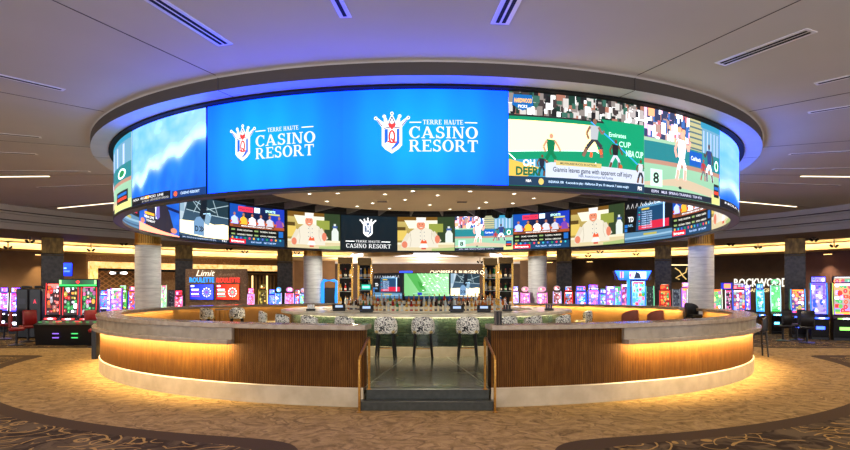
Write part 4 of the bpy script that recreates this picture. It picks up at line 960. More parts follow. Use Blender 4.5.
# bottles
def bottle(kind, body, capc, h=.3, r=.038):
    m = MB()
    if kind == 0: pr = [(0, 0), (r, 0), (r, h*.58), (r*.35, h*.74), (r*.33, h*.92), (0, h*.92)]
    elif kind == 1: pr = [(0, 0), (r*1.1, 0), (r*1.15, h*.45), (r*.5, h*.62), (r*.36, h*.88), (0, h*.88)]
    else: pr = [(0, 0), (r*.9, 0), (r*.9, h*.7), (r*.4, h*.78), (r*.4, h*.93), (0, h*.93)]
    m.lathe(pr, n=10, mi=0); m.cyl(r*.45, h*.9, h, n=8, mi=1); m.lathe([(r*1.16, h*.16), (r*1.18, h*.16), (r*1.18, h*.4), (r*1.16, h*.4)], n=10, mi=2)
    return m.build('liquor_bottle', [body, capc, M['lab']], None, True)
M['lab'] = mat('paper_label', rgb(226, 216, 190), .7)
BC = {'amber': rgb(190, 104, 30), 'clear': rgb(205, 214, 210), 'green': rgb(26, 120, 66), 'dark brown': rgb(56, 30, 16), 'gold': rgb(214, 164, 60), 'red': rgb(170, 34, 26), 'blue': rgb(60, 110, 180)}
caps = {'amber': M['black'], 'clear': M['gold'], 'green': M['gold'], 'dark brown': M['redleather'], 'gold': M['black'], 'red': M['white'], 'blue': M['chrome']}
proto = {}
def put_bottle(color, kind, loc, label, group):
    key = (color, kind)
    if key not in proto:
        if 'glass '+color not in M: M['glass '+color] = mat('bottle_glass_'+color.replace(' ', '_'), BC[color], .12, 0, spec=.8)
        o = bottle(kind, M['glass '+color], caps[color], .27+.03*kind, .036+.003*kind); proto[key] = o
    else: o = proto[key].copy(); COL.objects.link(o)
    o.location = loc; o.rotation_euler.z = random.uniform(0, 6); tag(o, label, 'bottle', group)
names = list(BC); WT_ = [7, 8, 3, 5, 4, 2, 1]
def zone(x, left=-.62, right=.62): return 'left of the middle' if x < left else 'right of the middle' if x > right else 'under the middle'
for row, (r_, z_, st_, a_) in enumerate(((2.43, 1.335, 3.1, 84), (2.18, 1.475, 3.7, 72))):
    a = -a_
    while a <= a_:
        p = pol(r_, a, z_)
        if min((p-at(q, 290, 17.9)).xy.length for q in (365, 490)) < .33: a += st_; continue
        c = random.choices(names, WT_)[0]
        put_bottle(c, random.randrange(3), p, f"{c} {'glass ' if c != 'clear' else 'glass '}bottle on the {'front' if row == 0 else 'raised rear'} row, {zone(p.x)} television", f"{c} bottles on the {'front' if row == 0 else 'rear'} row {zone(p.x)} television"); a += st_
# tall display towers of gold posts and glass shelves
def tower(px, d, w_, ztop, lab, where):
    c = at(px, 290, d); z0 = 1.335 if sqrt(c.x**2+c.y**2) < 5 else PZ
    z0 = 1.48 if sqrt(c.x**2+c.y**2) < 2.2 else z0
    t = thing('bottle_tower', lab, 'display shelf', (c.x, c.y, z0), 0, 'gold and glass bottle towers'); H_ = ztop-z0; h = w_/2
    for sx in (-1, 1):
        for sy in (-1, 1): MB().box(sx*h-.015, sx*h+.015, sy*.13-.015, sy*.13+.015, 0, H_).build('post', M['gold'], t)
    MB().rbox(0, 0, H_-.11, w_+.03, .29, .22, .01).build('top_box', M['darkbronze'], t)
    MB().box(-h, h, .125, .135, 0, H_).build('back_panel', M['blackmatte'], t)
    for k in range(3):
        z = .05+k*(H_-.3)/3; MB().box(-h, h, -.13, .12, z-.012, z).build('shelf', M['glasspane'], t)
        for q in range(3):
            cc = random.choices(names, WT_)[0]
            put_bottle(cc, random.randrange(3), (c.x-h+.07+q*(w_-.14)/2, c.y, z0+z+.001), f"{cc} bottle on the {['lowest', 'middle', 'highest'][k]} shelf of the tower {where}", f"{cc} bottles on the {['lowest', 'middle', 'highest'][k]} shelf {where}")
M['glasspane'] = mat('frosted_shelf_glass', rgb(150, 165, 160), .1)
tower(345.5, 21.2, .48, 3.05, 'dark gold-framed bottle tower nearest the left far column', 'nearest the left column')
tower(365, 17.9, .38, 2.85, 'gold-framed bottle tower beside the left bar television', 'beside the left television')
tower(490, 17.9, .38, 2.85, 'gold-framed bottle tower beside the right bar television', 'beside the right television')
tower(505.5, 21.2, .48, 3.05, 'dark gold-framed bottle tower nearest the right far column', 'nearest the right column')
# small teal status sign and blue strip display
def small_display(name, px, py, d, W, H, fn, lab, cat, rz=0):
    c = at(px, py, d); t = thing(name, lab, cat, (c.x, c.y, c.z), rz)
    MB().rbox(0, .03, 0, W+.04, .05, H+.04, .01).build('bezel', M['black'], t); p = flatpic(W, H); fn(p); p.mb.build('display', M['video'], t); return t
def teal(p): p.base(lambda u, v: rgb(30, 190, 160), 2, 2); p.rect(.1, .3, .9, .7, rgb(200, 245, 235))
small_display('status_sign', 366, 287, 17.4, .26, .15, teal, 'small teal lit sign on the gold tower left of the televisions', 'sign')
def bstrip(p): p.base(lambda u, v: rgb(40, 100, 235), 2, 2)
small_display('blue_display', 406, 272.5, 54.47, 1.15, .25, bstrip, 'narrow blue display peeking out above the middle television', 'screen')
# point-of-sale terminals on the bar
def pos(px, d, z, rz, lab):
    x = (px-CX)*d/F; t = thing('register_terminal', lab, 'register', (x, d-D, z), rz, 'black register terminals on the bar')
    MB().rbox(0, .05, .02, .34, .28, .04, .01).build('base', M['black'], t)
    Tm = Matrix.Translation((0, 0, .11)) @ Matrix.Rotation(-R(35), 4, 'X'); MB().rbox(0, 0, 0, .36, .03, .17, .01, M=Tm).build('monitor', M['black'], t)
    MB().box(-.10, .10, -.018, -.016, -.03, .04, M=Tm).build('label_light', glow('register_label', rgb(190, 215, 255), 1.1), t)
    MB().box(-.16, -.12, -.10, .02, .04, .05).build('card_reader', M['bluegrey'], t)
M['bluegrey'] = mat('blue_grey_plastic', rgb(60, 70, 120), .4)
pos(339, 16.2, 1.335, R(12), 'black register terminal on the bar in front of the left far bottle tower')
pos(366.5, 15.2, 1.335, R(5), 'black register terminal on the bar below the teal sign')
pos(457, 15.2, 1.335, -R(5), 'black register terminal on the bar below the right television')
pos(484, 15.3, 1.335, -R(8), 'black register terminal on the bar right of the right television')
def caddy(px, d, z, lab, c):
    x = (px-CX)*d/F; t = thing('bar_caddy', lab, 'caddy', (x, d-D, z), 0, 'bar caddies on the counter')
    MB().rbox(0, 0, .03, .24, .16, .06, .01).build('tray', M['black'], t)
    for k in range(3): MB().cyl(.03, .06, .17, (-.07+.07*k, 0, 0), 10).build('cup', c, t)
caddy(507, 15.9, 1.335, 'black caddy with dark cups on the right part of the bar', M['black'])
caddy(549, 16.6, 1.335, 'caddy with blue-grey cups at the far right of the bar', M['bluegrey'])
caddy(311, 16.3, 1.335, 'black caddy with cream cups on the left part of the bar', M['white'])
t = thing('menu_rack', 'black striped menu rack standing on the right wall cap by the steps', 'menu rack', (1.18, -8.62, WZ+.081))
for k in range(4): MB().rbox(-.045+k*.03, 0, .11, .02, .16, .22, .004).build('menu', M['black'] if k % 2 else M['baffle'], t)
for a_, e_ in ((-24, 190), (0, 210), (24, 190), (-50, 150), (50, 150)):  # spots without fittings, added in the cavity to brighten stools and bar
    q = pol(7.3, a_, 5.25); o = lamp('SPOT', q, e_, (1, .93, .82), spot_size=R(50), spot_blend=.8, shadow_soft_size=.1)
    o.rotation_euler = (pol(4.4, a_*1.1, 1.0)-q).to_track_quat('-Z', 'Y').to_euler()
# ------------------------------------------------------------------ bar stools
def stool_proto(lab, loc, rz, group, up, seatm, name='bar_stool'):
    t = thing(name, lab, 'bar stool', loc, rz, group)
    MB().rbox(0, 0, .655, .46, .44, .09, .04).build('seat', seatm, t, True)
    m = MB(); n_ = 12                                  # curved wrap-around back, behind the sitter (-y)
    prof = []; vs = []; fs = []
    for i in range(n_+1):
        a = R(-78+156*i/n_); e = abs(i-n_/2)/(n_/2); zt = 1.0-.09*e**3; zb = .60
        for rr, z in ((.25, zb), (.285, zb+.02), (.30, (zb+zt)/2), (.285, zt-.02), (.262, zt), (.235, zt-.02), (.235, zb+.02)):
            vs.append((rr*sin(a)*.93, -rr*cos(a)+.02, z))
    for i in range(n_):
        for k in range(7): j = (k+1) % 7; fs.append((i*7+k, i*7+7+k, i*7+7+j, i*7+j))
    fs += [tuple(range(7)), tuple(range(n_*7, n_*7+7))]; m.add(vs, fs); m.build('backrest', up, t, True)
    for sx in (-1, 1):
        for sy in (-1, 1): MB().tube([(sx*.17, sy*.16, .62), (sx*.215, sy*.21, 0)], [.032, .022], 8).build('leg', M['blacklegs'], t)
    MB().tube([(-.2, .185, .24), (.2, .185, .24)], .01).build('footrest', M['bronze'], t)
    MB().tube([(-.2, -.185, .3), (.2, -.185, .3)], .01).build('stretcher', M['blacklegs'], t)
    return t
GS = 'floral bar stools around the counter'
labs = {423: 'floral-backed bar stool straight ahead, the middle of the three in the entrance opening', 386: 'floral-backed bar stool at the left end of the entrance opening', 467.5: 'floral-backed bar stool at the right end of the entrance opening',
 346: 'floral-backed bar stool just left of the entrance opening, in front of a black register', 312: 'floral-backed bar stool below the left chef screen column', 286: 'floral-backed bar stool second from the left end of the bar', 268: 'floral-backed bar stool at the left end of the bar curve',
 506: 'floral-backed bar stool first to the right beyond the menu rack', 531: 'floral-backed bar stool below the far right round column', 560: 'floral-backed bar stool second from the right end of the bar', 583: 'floral-backed bar stool at the right end of the bar curve'}
st = None
for px, lab in labs.items():
    x, y, d = hit(px, 4.74, False); a = atan2(x, -y); rz = a + (R(8) if px == 386 else -R(12) if px == 467.5 else 0)
    if px in (268, 583): x, y, d = hit(px, 4.74, True); a = atan2(x, -y); rz = a
    if st is None: st = stool_proto(lab, (x, y, PZ), rz, GS, M['floral'], M['cream'])
    else: dup(st, (x, y, PZ), rz, lab)
for px, d, rz, lab in ((208, 20.8, R(-20), 'floral-backed tall chair inside the far left of the bar wall'), (237, 21.2, R(25), 'floral-backed tall chair left of the bar, right of the high table')): 
    p = at(px, 290, d); dup(st, (p.x, p.y, PZ), rz, lab, 'floral tall chairs by the high table')
p = at(222, 290, 21.0); t = thing('high_table', 'square high table with brown top between two floral tall chairs', 'table', (p.x, p.y, PZ))
MB().rbox(0, 0, .93, .34, .5, .04, .01).build('tabletop', M['greytable'], t)
for sx in (-1, 1):
    for sy in (-1, 1): MB().box(sx*.14-.015, sx*.14+.015, sy*.2-.015, sy*.2+.015, 0, .91).build('leg', M['bronze'], t)
cst = None
for px, d, lab in ((627, 14.6, 'low-backed copper bar chair with tan rim at the right inner wall, left one'), (652, 14.6, 'low-backed copper bar chair with tan rim at the right inner wall, right one')):
    p = at(px, 290, d)
    if cst is None: cst = stool_proto(lab, (p.x, p.y, PZ), R(35), 'copper bar chairs inside the wall', M['copper'], M['tanleather'], 'bar_chair')
    else: dup(cst, (p.x, p.y, PZ), R(35), lab).scale = (1, 1, 1.13); cst.scale = (1, 1, 1.13)
p = at(693, 290, 19.0); bst = stool_proto('black high stool in the right side opening of the bar wall', (p.x, p.y, PZ), R(200), 'black high stools outside the bar wall', M['black'], M['black'], 'high_stool'); bst.scale = (1, 1, 1.2)
p = at(757.5, 290, 17.2); b2 = dup(bst, (p.x, p.y, 0), R(80), 'black high stool just outside the right end of the bar wall'); b2.scale = (1, 1, 1.18)
# ================================================================== GAMING FLOOR
def symbols(p, pal, cols=4, rows=6, seed=0):
    rr = random.Random(seed); bg = pal[0]
    p.base(lambda u, v: mixc(bg, pal[1], v*.8), 3, 4)
    for i in range(cols):
        for j in range(rows):
            c = mixc(pal[2+rr.randrange(len(pal)-2)], pal[rr.randrange(2)], rr.random()*.4); x, y = (i+.2+.6*rr.random())/cols, (j+.3+.6*rr.random())/(rows+.3)
            k = .28+.35*rr.random()
            if rr.random() < .6: p.ell(min(max(x, .12), .88), y, k/cols, k/rows, c, 8)
            else: p.rect(max(x-k/cols, .04), y-k*.6/rows, min(x+k/cols, .96), y+k*.6/rows, c)
            if rr.random() < .5: p.ell(x, y, .14/cols, .16/rows, mixc(WH, c, .3), 6)
    p.rect(.04, .01, .96, .07, pal[1]); p.rect(.06, .93, .94, .99, pal[-1])
glows = {}
def glowm(c, s=1.6):
    k = tuple(round(v, 2) for v in c)+(s,)
    if k not in glows: glows[k] = glow('machine_edge_light', c, s)
    return glows[k]
WH = (.98, .98, 1.0); PU = rgb(150, 100, 240); PK = rgb(245, 130, 210); CYN = rgb(80, 210, 250); YE = rgb(250, 225, 90); RD = rgb(240, 50, 50); GN = rgb(70, 220, 110); BLU = rgb(40, 90, 245); OR = rgb(250, 150, 60); DK = rgb(20, 16, 30); LAV = rgb(205, 190, 255); TE = rgb(40, 190, 180)
def slot(px, ytop, wpx, d, pal, edge, lab, top='sign', rz=None, grp='slot machines around the gaming floor', low_=0.55):
    x = (px-CX)*d/F; H_ = EYE-(ytop-CY)*d/F; w_ = wpx*d/F; y = d-D
    if rz is None: rz = atan2(-x, D+y)*-1*.0 + atan2(x, d)*-.6
    t = thing('slot_machine', lab, 'slot machine', (x, y, 0), rz, grp); h = w_/2; th = .26 if top else 0.0; S = H_-th
    MB().prism([(-.08, 0), (.45, 0), (.45, .72), (.40, S), (.22, S), (.12, .95), (-.08, .80), (-.02, .12), (-.08, .1)], 'x', -h, h).build('cabinet', M['cabinet'], t)
    MB().rbox(0, -.14, .82, w_*.96, .24, .07, .02).build('button_deck', M['cabinet'], t)
    p = flatpic(w_*.8, .05); p.base(lambda u, v: mixc(WH, edge, abs(u-.5)*2), 4, 1)
    o = p.mb.build('deck_lights', M['game'], t); o.location = (0, -.262, .83)
    tilt = math.atan2(.12-.20, S-.95)
    hs = (S-1.0); p = flatpic(w_*.84, hs); symbols(p, pal, seed=int(px*7)); o = p.mb.build('screen', M['game'], t); o.location = (0, .15, 1.0+hs/2-.02); o.rotation_euler.x = -math.atan2(.1, hs)
    e = MB()
    for s in (-1, 1): e.tube([(s*h*.93, .085, .97), (s*h*.98, .12+.02, (S+.97)/2), (s*h*.93, .19, S)], .016, 6)
    e.build('edge_lights', glowm(edge), t)
    p = flatpic(w_*.5, .12); p.base(lambda u, v: mixc(edge, WH, .4), 1, 1); o = p.mb.build('belly_light', M['game'], t); o.location = (0, -.085, .45)
    if top == 'sign':
        MB().rbox(0, .3, S+th/2+.01, w_*.9, .14, th-.02, .03).build('topper', M['cabinet'], t)
        p = flatpic(w_*.8, th*.75); symbols(p, [pal[1], pal[0]]+pal[2:], 3, 1, int(px)); o = p.mb.build('topper_screen', M['game'], t); o.location = (0, .225, S+th/2)
    elif top == 'round':
        MB().lathe([(0, -.05), (w_*.4, -.05), (w_*.4, .05), (0, .05)], n=20, M=Matrix.Translation((0, .3, S+th*.55)) @ Matrix.Rotation(pi/2, 4, 'X') @ Matrix.Diagonal((1, th*1.1/w_, 1, 1))).build('topper', glowm(pal[-1], 1.0), t)
        p = flatpic(w_*.5, th*.5); symbols(p, [pal[2], pal[1], WH, pal[0]], 2, 1, 3); o = p.mb.build('topper_screen', M['game'], t); o.location = (0, .245, S+th*.55)
    return t
slot(3, 287, 7, 27, [LAV, PU, WH, PK, RD], WH, 'lavender-lit slot machine cut off by the left picture edge')
slot(14.5, 287, 9, 26, [LAV, PU, WH, OR, RD], WH, 'lavender-lit slot machine with a red chair, second from the left edge')
for px, lab in ((26, 'dark slot machine back between the lavender machine and the red letter'), (39, 'dark slot machine back showing a small red letter A')):
    x = (px-CX)*24/F; t = thing('dark_machine', lab, 'slot machine', (x, 24-D, 0), 0)
    MB().rbox(0, 0, .98, .5, .5, 1.96, .04).build('cabinet', M['cabinet'], t); MB().rbox(0, .05, 2.02, .36, .2, .1, .03).build('topper', M['black'], t)
    p = flatpic(.3, .22); p.base(lambda u, v: DK, 1, 1)
    if px == 39: p.text('A', .3, .15, .7, rgb(250, 60, 90), .4, .03)
    o = p.mb.build('screen', M['game'], t); o.location = (0, -.256, 1.45)
RED_ = [rgb(50, 16, 24), rgb(70, 24, 30), WH, OR, RD, rgb(255, 170, 150)]
slot(52, 283, 13, 22.6, RED_, RD, 'red-and-white slot machine at the left of the green canopy bank', None)
slot(69.5, 285, 14, 22.3, [rgb(30, 40, 40), rgb(60, 40, 40), WH, RD, YE, GN], RD, 'orange-lit slot machine under the left half of the green canopy', None)
slot(88, 285, 14, 22.3, [rgb(30, 40, 40), rgb(50, 36, 36), WH, GN, YE, PK], RD, 'orange-lit slot machine under the right half of the green canopy', None)
p = at(79.5, 283, 21.7); t = thing('machine_canopy', 'black overhead sign with green light bar and red diamond, over two slot machines', 'sign', (p.x, p.y, p.z))
MB().rbox(0, 0, 0, 1.42, .2, .3, .03).build('housing', M['cabinet'], t)
for s in (-1, 1): MB().box(s*.68-.02, s*.68+.02, .0, .04, -(p.z)+.02, -.1).build('support', M['cabinet'], t)
pp = flatpic(1.34, .22); pp.base(lambda u, v: mixc(rgb(10, 60, 30), rgb(40, 160, 90), abs(u-.5)*2), 6, 1); pp.rect(0, 0, 1, .2, rgb(50, 240, 130)); pp.poly([(.44, .7), (.5, .95), (.56, .7), (.5, .3)], rgb(240, 60, 60)); pp.rect(0, .3, .06, 1, rgb(220, 235, 190)); pp.rect(.94, .3, 1, 1, rgb(220, 235, 190))
o = pp.mb.build('display', M['game'], t); o.location = (0, -.102, 0)
p = at(73, 320, 20.9); t = thing('terminal_bench', 'low black gaming bench with purple and green light dashes', 'gaming bench', (p.x, p.y, 0))
MB().prism([(-.3, 0), (.6, 0), (.6, .8), (.1, .85), (-.45, .72), (-.42, .62)], 'x', -1.1, 1.1).build('body', M['cabinet'], t)
e = MB(); e2 = MB(); e3 = MB()
for k, x in enumerate((-.35, .3)):
    for z in (.22, .36): (e if k == 0 else e2).rbox(x, -.42, z+.05, .22, .02, .035, .005)
    e3.lathe([(0, 0), (.09, 0), (.09, .03), (0, .03)], (x, -.24, .80), 16); 
e.build('purple_lights', glowm(PU), t); e2.build('green_lights', glowm(GN), t); e3.build('red_discs', glowm(RD), t)
m_ = MB(); 
for k in range(9): m_.rbox(-.95+k*.23, -.3+.02*(k % 3), .80, .1, .05, .02, .004)
m_.build('deck_buttons', glowm(GN, 1.0), t)
slot(94.5, 290, 7, 25, [rgb(210, 230, 240), rgb(60, 160, 190), WH, OR, BLU], WH, 'white-and-teal slot machine in front of the onyx portal jamb')
slot(103, 290, 7, 29, [rgb(60, 90, 220), WH, RD, CYN], BLU, 'blue-and-red slot machine just inside the onyx portal')
slot(109, 289, 5, 27, [PU, LAV, WH], PU, 'narrow purple-lit slot machine behind the left end of the bar wall', None)
slot(115.5, 288, 11, 26.5, [rgb(190, 140, 245), PK, YE, GN, WH], PU, 'pink and purple framed slot machine left of the leftmost column', None)
slot(122, 285, 7, 30, [GN, YE, rgb(50, 120, 60), WH], GN, 'green-lit slot machine behind the pink and purple one')
slot(131, 286, 6, 29, [BLU, RD, WH, OR], BLU, 'blue-and-red slot machine partly behind the leftmost round column')
slot(163, 285, 5, 25, [rgb(180, 235, 200), GN, WH, PK], rgb(190, 240, 190), 'tall pale green slot machine just right of the leftmost column', None)
slot(178, 290, 7, 27, [PK, RD, WH, DK], PK, 'small pink-lit slot machine between leftmost column and blue roulette screen')
slot(170.5, 290, 6, 26, [DK, DK, rgb(60, 50, 60)], rgb(50, 50, 60), 'unlit dark slot machine right of the pale green one', None)
slot(250.5, 288, 6.5, 26.5, [WH, RD, PK, LAV], LAV, 'white-and-red slot machine left of the gold slatted wall')
slot(262, 284, 8, 27.5, [rgb(90, 70, 20), rgb(40, 30, 20), YE, rgb(120, 100, 30)], rgb(160, 130, 40), 'dark slot machine with dim gold lights before the slatted wall', 'round')
slot(271.5, 289, 6, 26.5, [BLU, CYN, WH, LAV], BLU, 'narrow blue-lit slot machine right of the gold slatted wall')
slot(278, 287, 6, 26, [LAV, BLU, WH, CYN], LAV, 'pale blue slot machine before the gold-brown square pillar', 'round')
slot(289, 287, 8.5, 26, [WH, RD, LAV, PK], LAV, 'white slot machine with red screen symbols right of the gold-brown pillar', 'round')
slot(297, 289, 5, 26.5, [BLU, YE, WH, RD], BLU, 'narrow blue-and-yellow slot machine next to the far left round column')
slot(302.5, 288, 6, 28.6, [WH, GN, RD, LAV], WH, 'white-and-green slot machine half behind the far left round column', 'round')
slot(318, 286, 6, 28.5, [WH, OR, YE, CYN], rgb(60, 150, 250), 'orange-lit slot machine under the glowing blue arch', 'sign')
# glowing blue arch machine
p = at(329.5, 290, 26.5); t = thing('light_arch', 'glowing blue arched frame right of the far left round column', 'light arch', (p.x, p.y, 0))
MB().tube([(-.3, 0, 0), (-.3, 0, 2.2), (-.24, 0, 2.32), (.2, 0, 2.32), (.34, 0, 2.26), (.3, 0, 1.6), (.36, 0, 0)], .075, 10).build('arch_tube', glow('blue_arch_light', rgb(30, 150, 255), 1.5), t, True)
MB().rbox(.02, .15, 1.0, .5, .3, 2.0, .03).build('inner_cabinet', M['cabinet'], t)
slot(516, 286, 5, 27, [rgb(120, 160, 250), PK, WH], rgb(190, 190, 255), 'slim pale blue slot machine left of the pink pair')
PKS = [rgb(245, 120, 170), PU, YE, WH, rgb(250, 190, 220)]
slot(525.5, 286.5, 9, 26, PKS, PK, 'pink slot machine with oval topper left of the far right column', 'round')
slot(542.5, 286.5, 10, 26, PKS, PK, 'pink slot machine with oval topper overlapping the far right column', 'round')
slot(557.5, 285.5, 8, 26.5, [rgb(80, 70, 80), RD, WH, rgb(180, 170, 170)], LAV, 'grey slot machine with a round red wheel topper', 'round')
slot(569, 286, 8, 27, [rgb(90, 20, 20), RD, CYN, WH], RD, 'red slot machine with cyan topper in front of the right gold pillar')
slot(581.5, 285.5, 10.5, 26, [rgb(40, 110, 230), CYN, OR, WH, PK], BLU, 'blue slot machine with orange and white symbols, left of a matching pair')
slot(594, 284, 11, 26, [rgb(50, 80, 240), WH, OR, YE, PK], BLU, 'bright blue slot machine with striped yellow screen')
slot(603.5, 288, 6, 26, [rgb(110, 80, 200), LAV, WH, GN], PU, 'slim purple slot machine left of the pink-lit one')
slot(611, 286, 8.5, 25.0, [PK, PU, CYN, WH], PU, 'pink-and-violet slot machine with curved edge lights', None)
slot(618.5, 286, 8, 26.2, [CYN, PK, WH, GN], PU, 'cyan-and-pink slot machine next to the blue canopy', None)
slot(625, 284, 6, 25.2, [PU, RD, rgb(70, 60, 160), WH], PU, 'violet slot machine with a red stripe under the canopy left end', None)
slot(639, 281, 14, 24.5, [rgb(150, 210, 240), WH, GN, OR, CYN, RD], rgb(30, 130, 255), 'large blue-edged slot machine under the blue canopy', None)
slot(650.5, 286, 8, 25, [DK, rgb(30, 50, 40), rgb(40, 60, 50)], rgb(120, 230, 170), 'black slot machine with a thin green edge light, right of the canopy machine', None)
slot(665.5, 284, 10, 25, [rgb(120, 16, 20), RD, YE, GN, OR], RD, 'dark red slot machine with green and yellow symbols', 'sign')
slot(677, 289, 7, 25, [rgb(60, 60, 80), rgb(30, 30, 40), rgb(90, 100, 110)], rgb(120, 120, 130), 'dim grey slot machine below the crossed gold strokes sign', None)
slot(686, 282, 7, 27, [LAV, PK, WH, YE], PU, 'slot machine with pink topper left of the rightmost round column')
TS = [rgb(60, 200, 225), YE, PK, WH, GN, OR]
slot(694, 289, 12, 23.5, TS, WH, 'turquoise slot machine left of the rightmost round column', None)
slot(716, 289, 13, 23.5, TS, rgb(235, 240, 220), 'turquoise slot machine with white side lights, right of the rightmost column', None)
slot(729.5, 290, 6, 24.8, [DK, rgb(60, 40, 50), WH, PK], WH, 'narrow dark slot machine right of the turquoise pair', None)
slot(740, 283, 12, 23.5, [rgb(70, 120, 220), RD, rgb(190, 230, 190), RD, WH], BLU, 'blue slot machine with two red screens below the restaurant sign')
slot(748, 285, 5, 25.6, [PU, BLU, YE, WH], PU, 'slim violet slot machine right of the two-screen blue one', None)
slot(761, 283, 7, 25.5, [rgb(70, 170, 200), CYN, WH, GN], CYN, 'slim cyan slot machine behind the black stool at the right')
slot(776.5, 279, 9, 26, [rgb(180, 240, 190), GN, WH, rgb(120, 220, 150)], rgb(200, 240, 255), 'tall narrow green-and-white slot machine left of the glossy pillar', 'round')
slot(799, 289, 13, 24, [rgb(40, 90, 225), RD, WH, YE], rgb(80, 170, 255), 'blue slot machine with a red upper screen before the glossy dark pillar', None)
slot(820, 276, 15, 23, [rgb(190, 175, 250), LAV, BLU, WH, PU], rgb(40, 150, 255), 'tall blue-edged slot machine with lavender screen and round topper picture')
slot(845, 276, 20, 22.5, [rgb(190, 170, 235), YE, RD, GN, WH], rgb(190, 220, 80), 'green-edged slot machine cut off by the right picture edge')
for s_ in ((728, 'blue marquee sign with an orange panel above the narrow dark slot machine', 286, 1.0),):
    def mq(p): p.base(lambda u, v: rgb(40, 60, 220), 2, 1); p.rect(.25, .15, .8, .85, rgb(245, 190, 120))
    small_display('marquee_sign', 727, 286, 24.95, .5, .26, mq, s_[1], 'sign')
# blue canopy over the large machine
p = at(633, 275.5, 24.0); t = thing('machine_canopy', 'wide bright blue overhead sign above the large blue-edged slot machine', 'sign', (p.x, p.y, p.z))
MB().prism([(-.74, .19), (.74, .19), (.60, -.17), (-.60, -.17)], 'y', 0, .3).build('housing', M['cabinet'], t)
pp = flatpic(1.46, .36); pp.base(lambda u, v: mixc(rgb(30, 150, 255), rgb(90, 215, 255), v), 4, 1)
pp.poly([(0, 1), (.12, 0), (0, 0)], DK); pp.poly([(1, 1), (.88, 0), (1, 0)], DK); pp.rect(.40, .12, .86, .9, rgb(235, 240, 250)); pp.poly([(.52, .15), (.58, .9), (.68, .7), (.72, .15)], rgb(40, 60, 90)); pp.ell(.43, .5, .03, .2, PK); pp.rect(.14, .2, .24, .9, rgb(235, 225, 240)); pp.rect(.17, .2, .2, .9, rgb(180, 60, 80))
o = pp.mb.build('display', M['game'], t); o.location = (0, -.005, .01)
MB().box(-.2, -.1, .05, .15, -p.z, -.17).build('support', glow('cyan_post', rgb(40, 180, 250), 1.2), t)
# slot chairs
sc = None
def schair(px, d, rz, lab, mt='red'):
    global sc
    p = at(px, 290, d)
    key = 'redleather' if mt == 'red' else 'black'
    t = thing('gaming_chair', lab, 'chair', (p.x, p.y, 0), rz, 'gaming chairs with %s upholstery' % mt)
    MB().rbox(0, 0, .56, .48, .46, .11, .04).build('seat', M[key], t, True)
    MB().rbox(0, -.22, .88, .46, .09, .56, .04, M=Matrix.Rotation(R(-3), 4, 'X')).build('backrest', M[key], t, True)
    MB().cyl(.035, .05, .52, n=12).build('pedestal', M['black'], t); MB().lathe([(0, 0), (.26, 0), (.26, .02), (.05, .06), (0, .06)], n=20).build('base', M['black'], t, True)
for px, d, rz, lab in ((4, 23.2, -.6, 'red chair cut off at the left picture edge'), (16.5, 20.6, -.9, 'red gaming chair standing clear on the carpet at far left'), (28, 22.0, .9, 'red gaming chair left of the black bench'),
    (96.5, 20.0, 2.0, 'red gaming chair by the left end of the bar wall'), (88, 21.9, 1.0, 'red gaming chair half hidden by the left end of the bar wall')): schair(px, d, rz, lab)
for px, d, rz, lab in ((783, 22.4, .2, 'black gaming chair in front of the tall green-and-white machine'), (807, 21.5, -.5, 'black gaming chair in front of the blue machine by the pillar'), (746, 22.5, .3, 'black gaming chair just beyond the right end of the bar wall'),
    (720, 21.8, .2, 'black gaming chair at the turquoise machine beyond the bar wall'), (797, 22.8, .4, 'black gaming chair tucked between two right-hand machines')): schair(px, d, rz, lab, 'black')
# ------------------------------------------------------------------ signs and portal
def portal():
    t = thing('onyx_portal', 'glowing gold onyx band framing the left casino alcoves', 'portal frame', (0, 0, 0))
    a0, a1 = A(88, 29.9), A(282, 29.9); a0 += 360 if a0 < 0 else 0; a1 += 360 if a1 < 0 else 0
    m = MB(); m.arc([(29.5, 3.32), (29.9, 3.32), (29.9, 3.75), (29.5, 3.75)], a1, a0, 24); m.build('lintel', M['onyx'], t)
    m = MB(); m.arc([(29.5, 0), (29.9, 0), (29.9, 3.32), (29.5, 3.32)], a0-.9, a0, 2); m.build('jamb', M['onyx'], t)
    m = MB(); m.arc([(29.4, 3.16), (29.9, 3.16), (29.9, 3.32), (29.4, 3.32)], a1, a0-.9, 24); m.build('black_reveal', M['blackmatte'], t)
portal()
arcwall('wall_alcove_lattice', 95, 160, M['lattice'], r=30.3, z1=3.3, t=.1)
m = MB(); a0, a1 = A(243, 30.2)+360, A(276, 30.2)+360
M['slatgold'] = mat('bronze_slat', rgb(140, 104, 60), .4, .3)
t = thing('slatted_screen', 'bronze slatted screen with two bright light lines, beyond the red roulette screen', 'screen wall', (0, 0, 0))
q = MB(); q.arc([(30.2, 0), (30.3, 0), (30.3, 3.1), (30.2, 3.1)], a1, a0, 3); q.build('panel', M['darkwall'], t)
for k in range(9):
    aa = a1+(a0-a1)*(k+.5)/9; q = MB(); q.box(-.05, .05, -30.2, -30.1, 0, 3.0, 0, Matrix.Rotation(R(aa), 4, 'Z')); q.build('light_line' if k in (2, 6) else 'slat', glow('slat_light', rgb(255, 214, 140), 2.2) if k in (2, 6) else M['slatgold'], t)
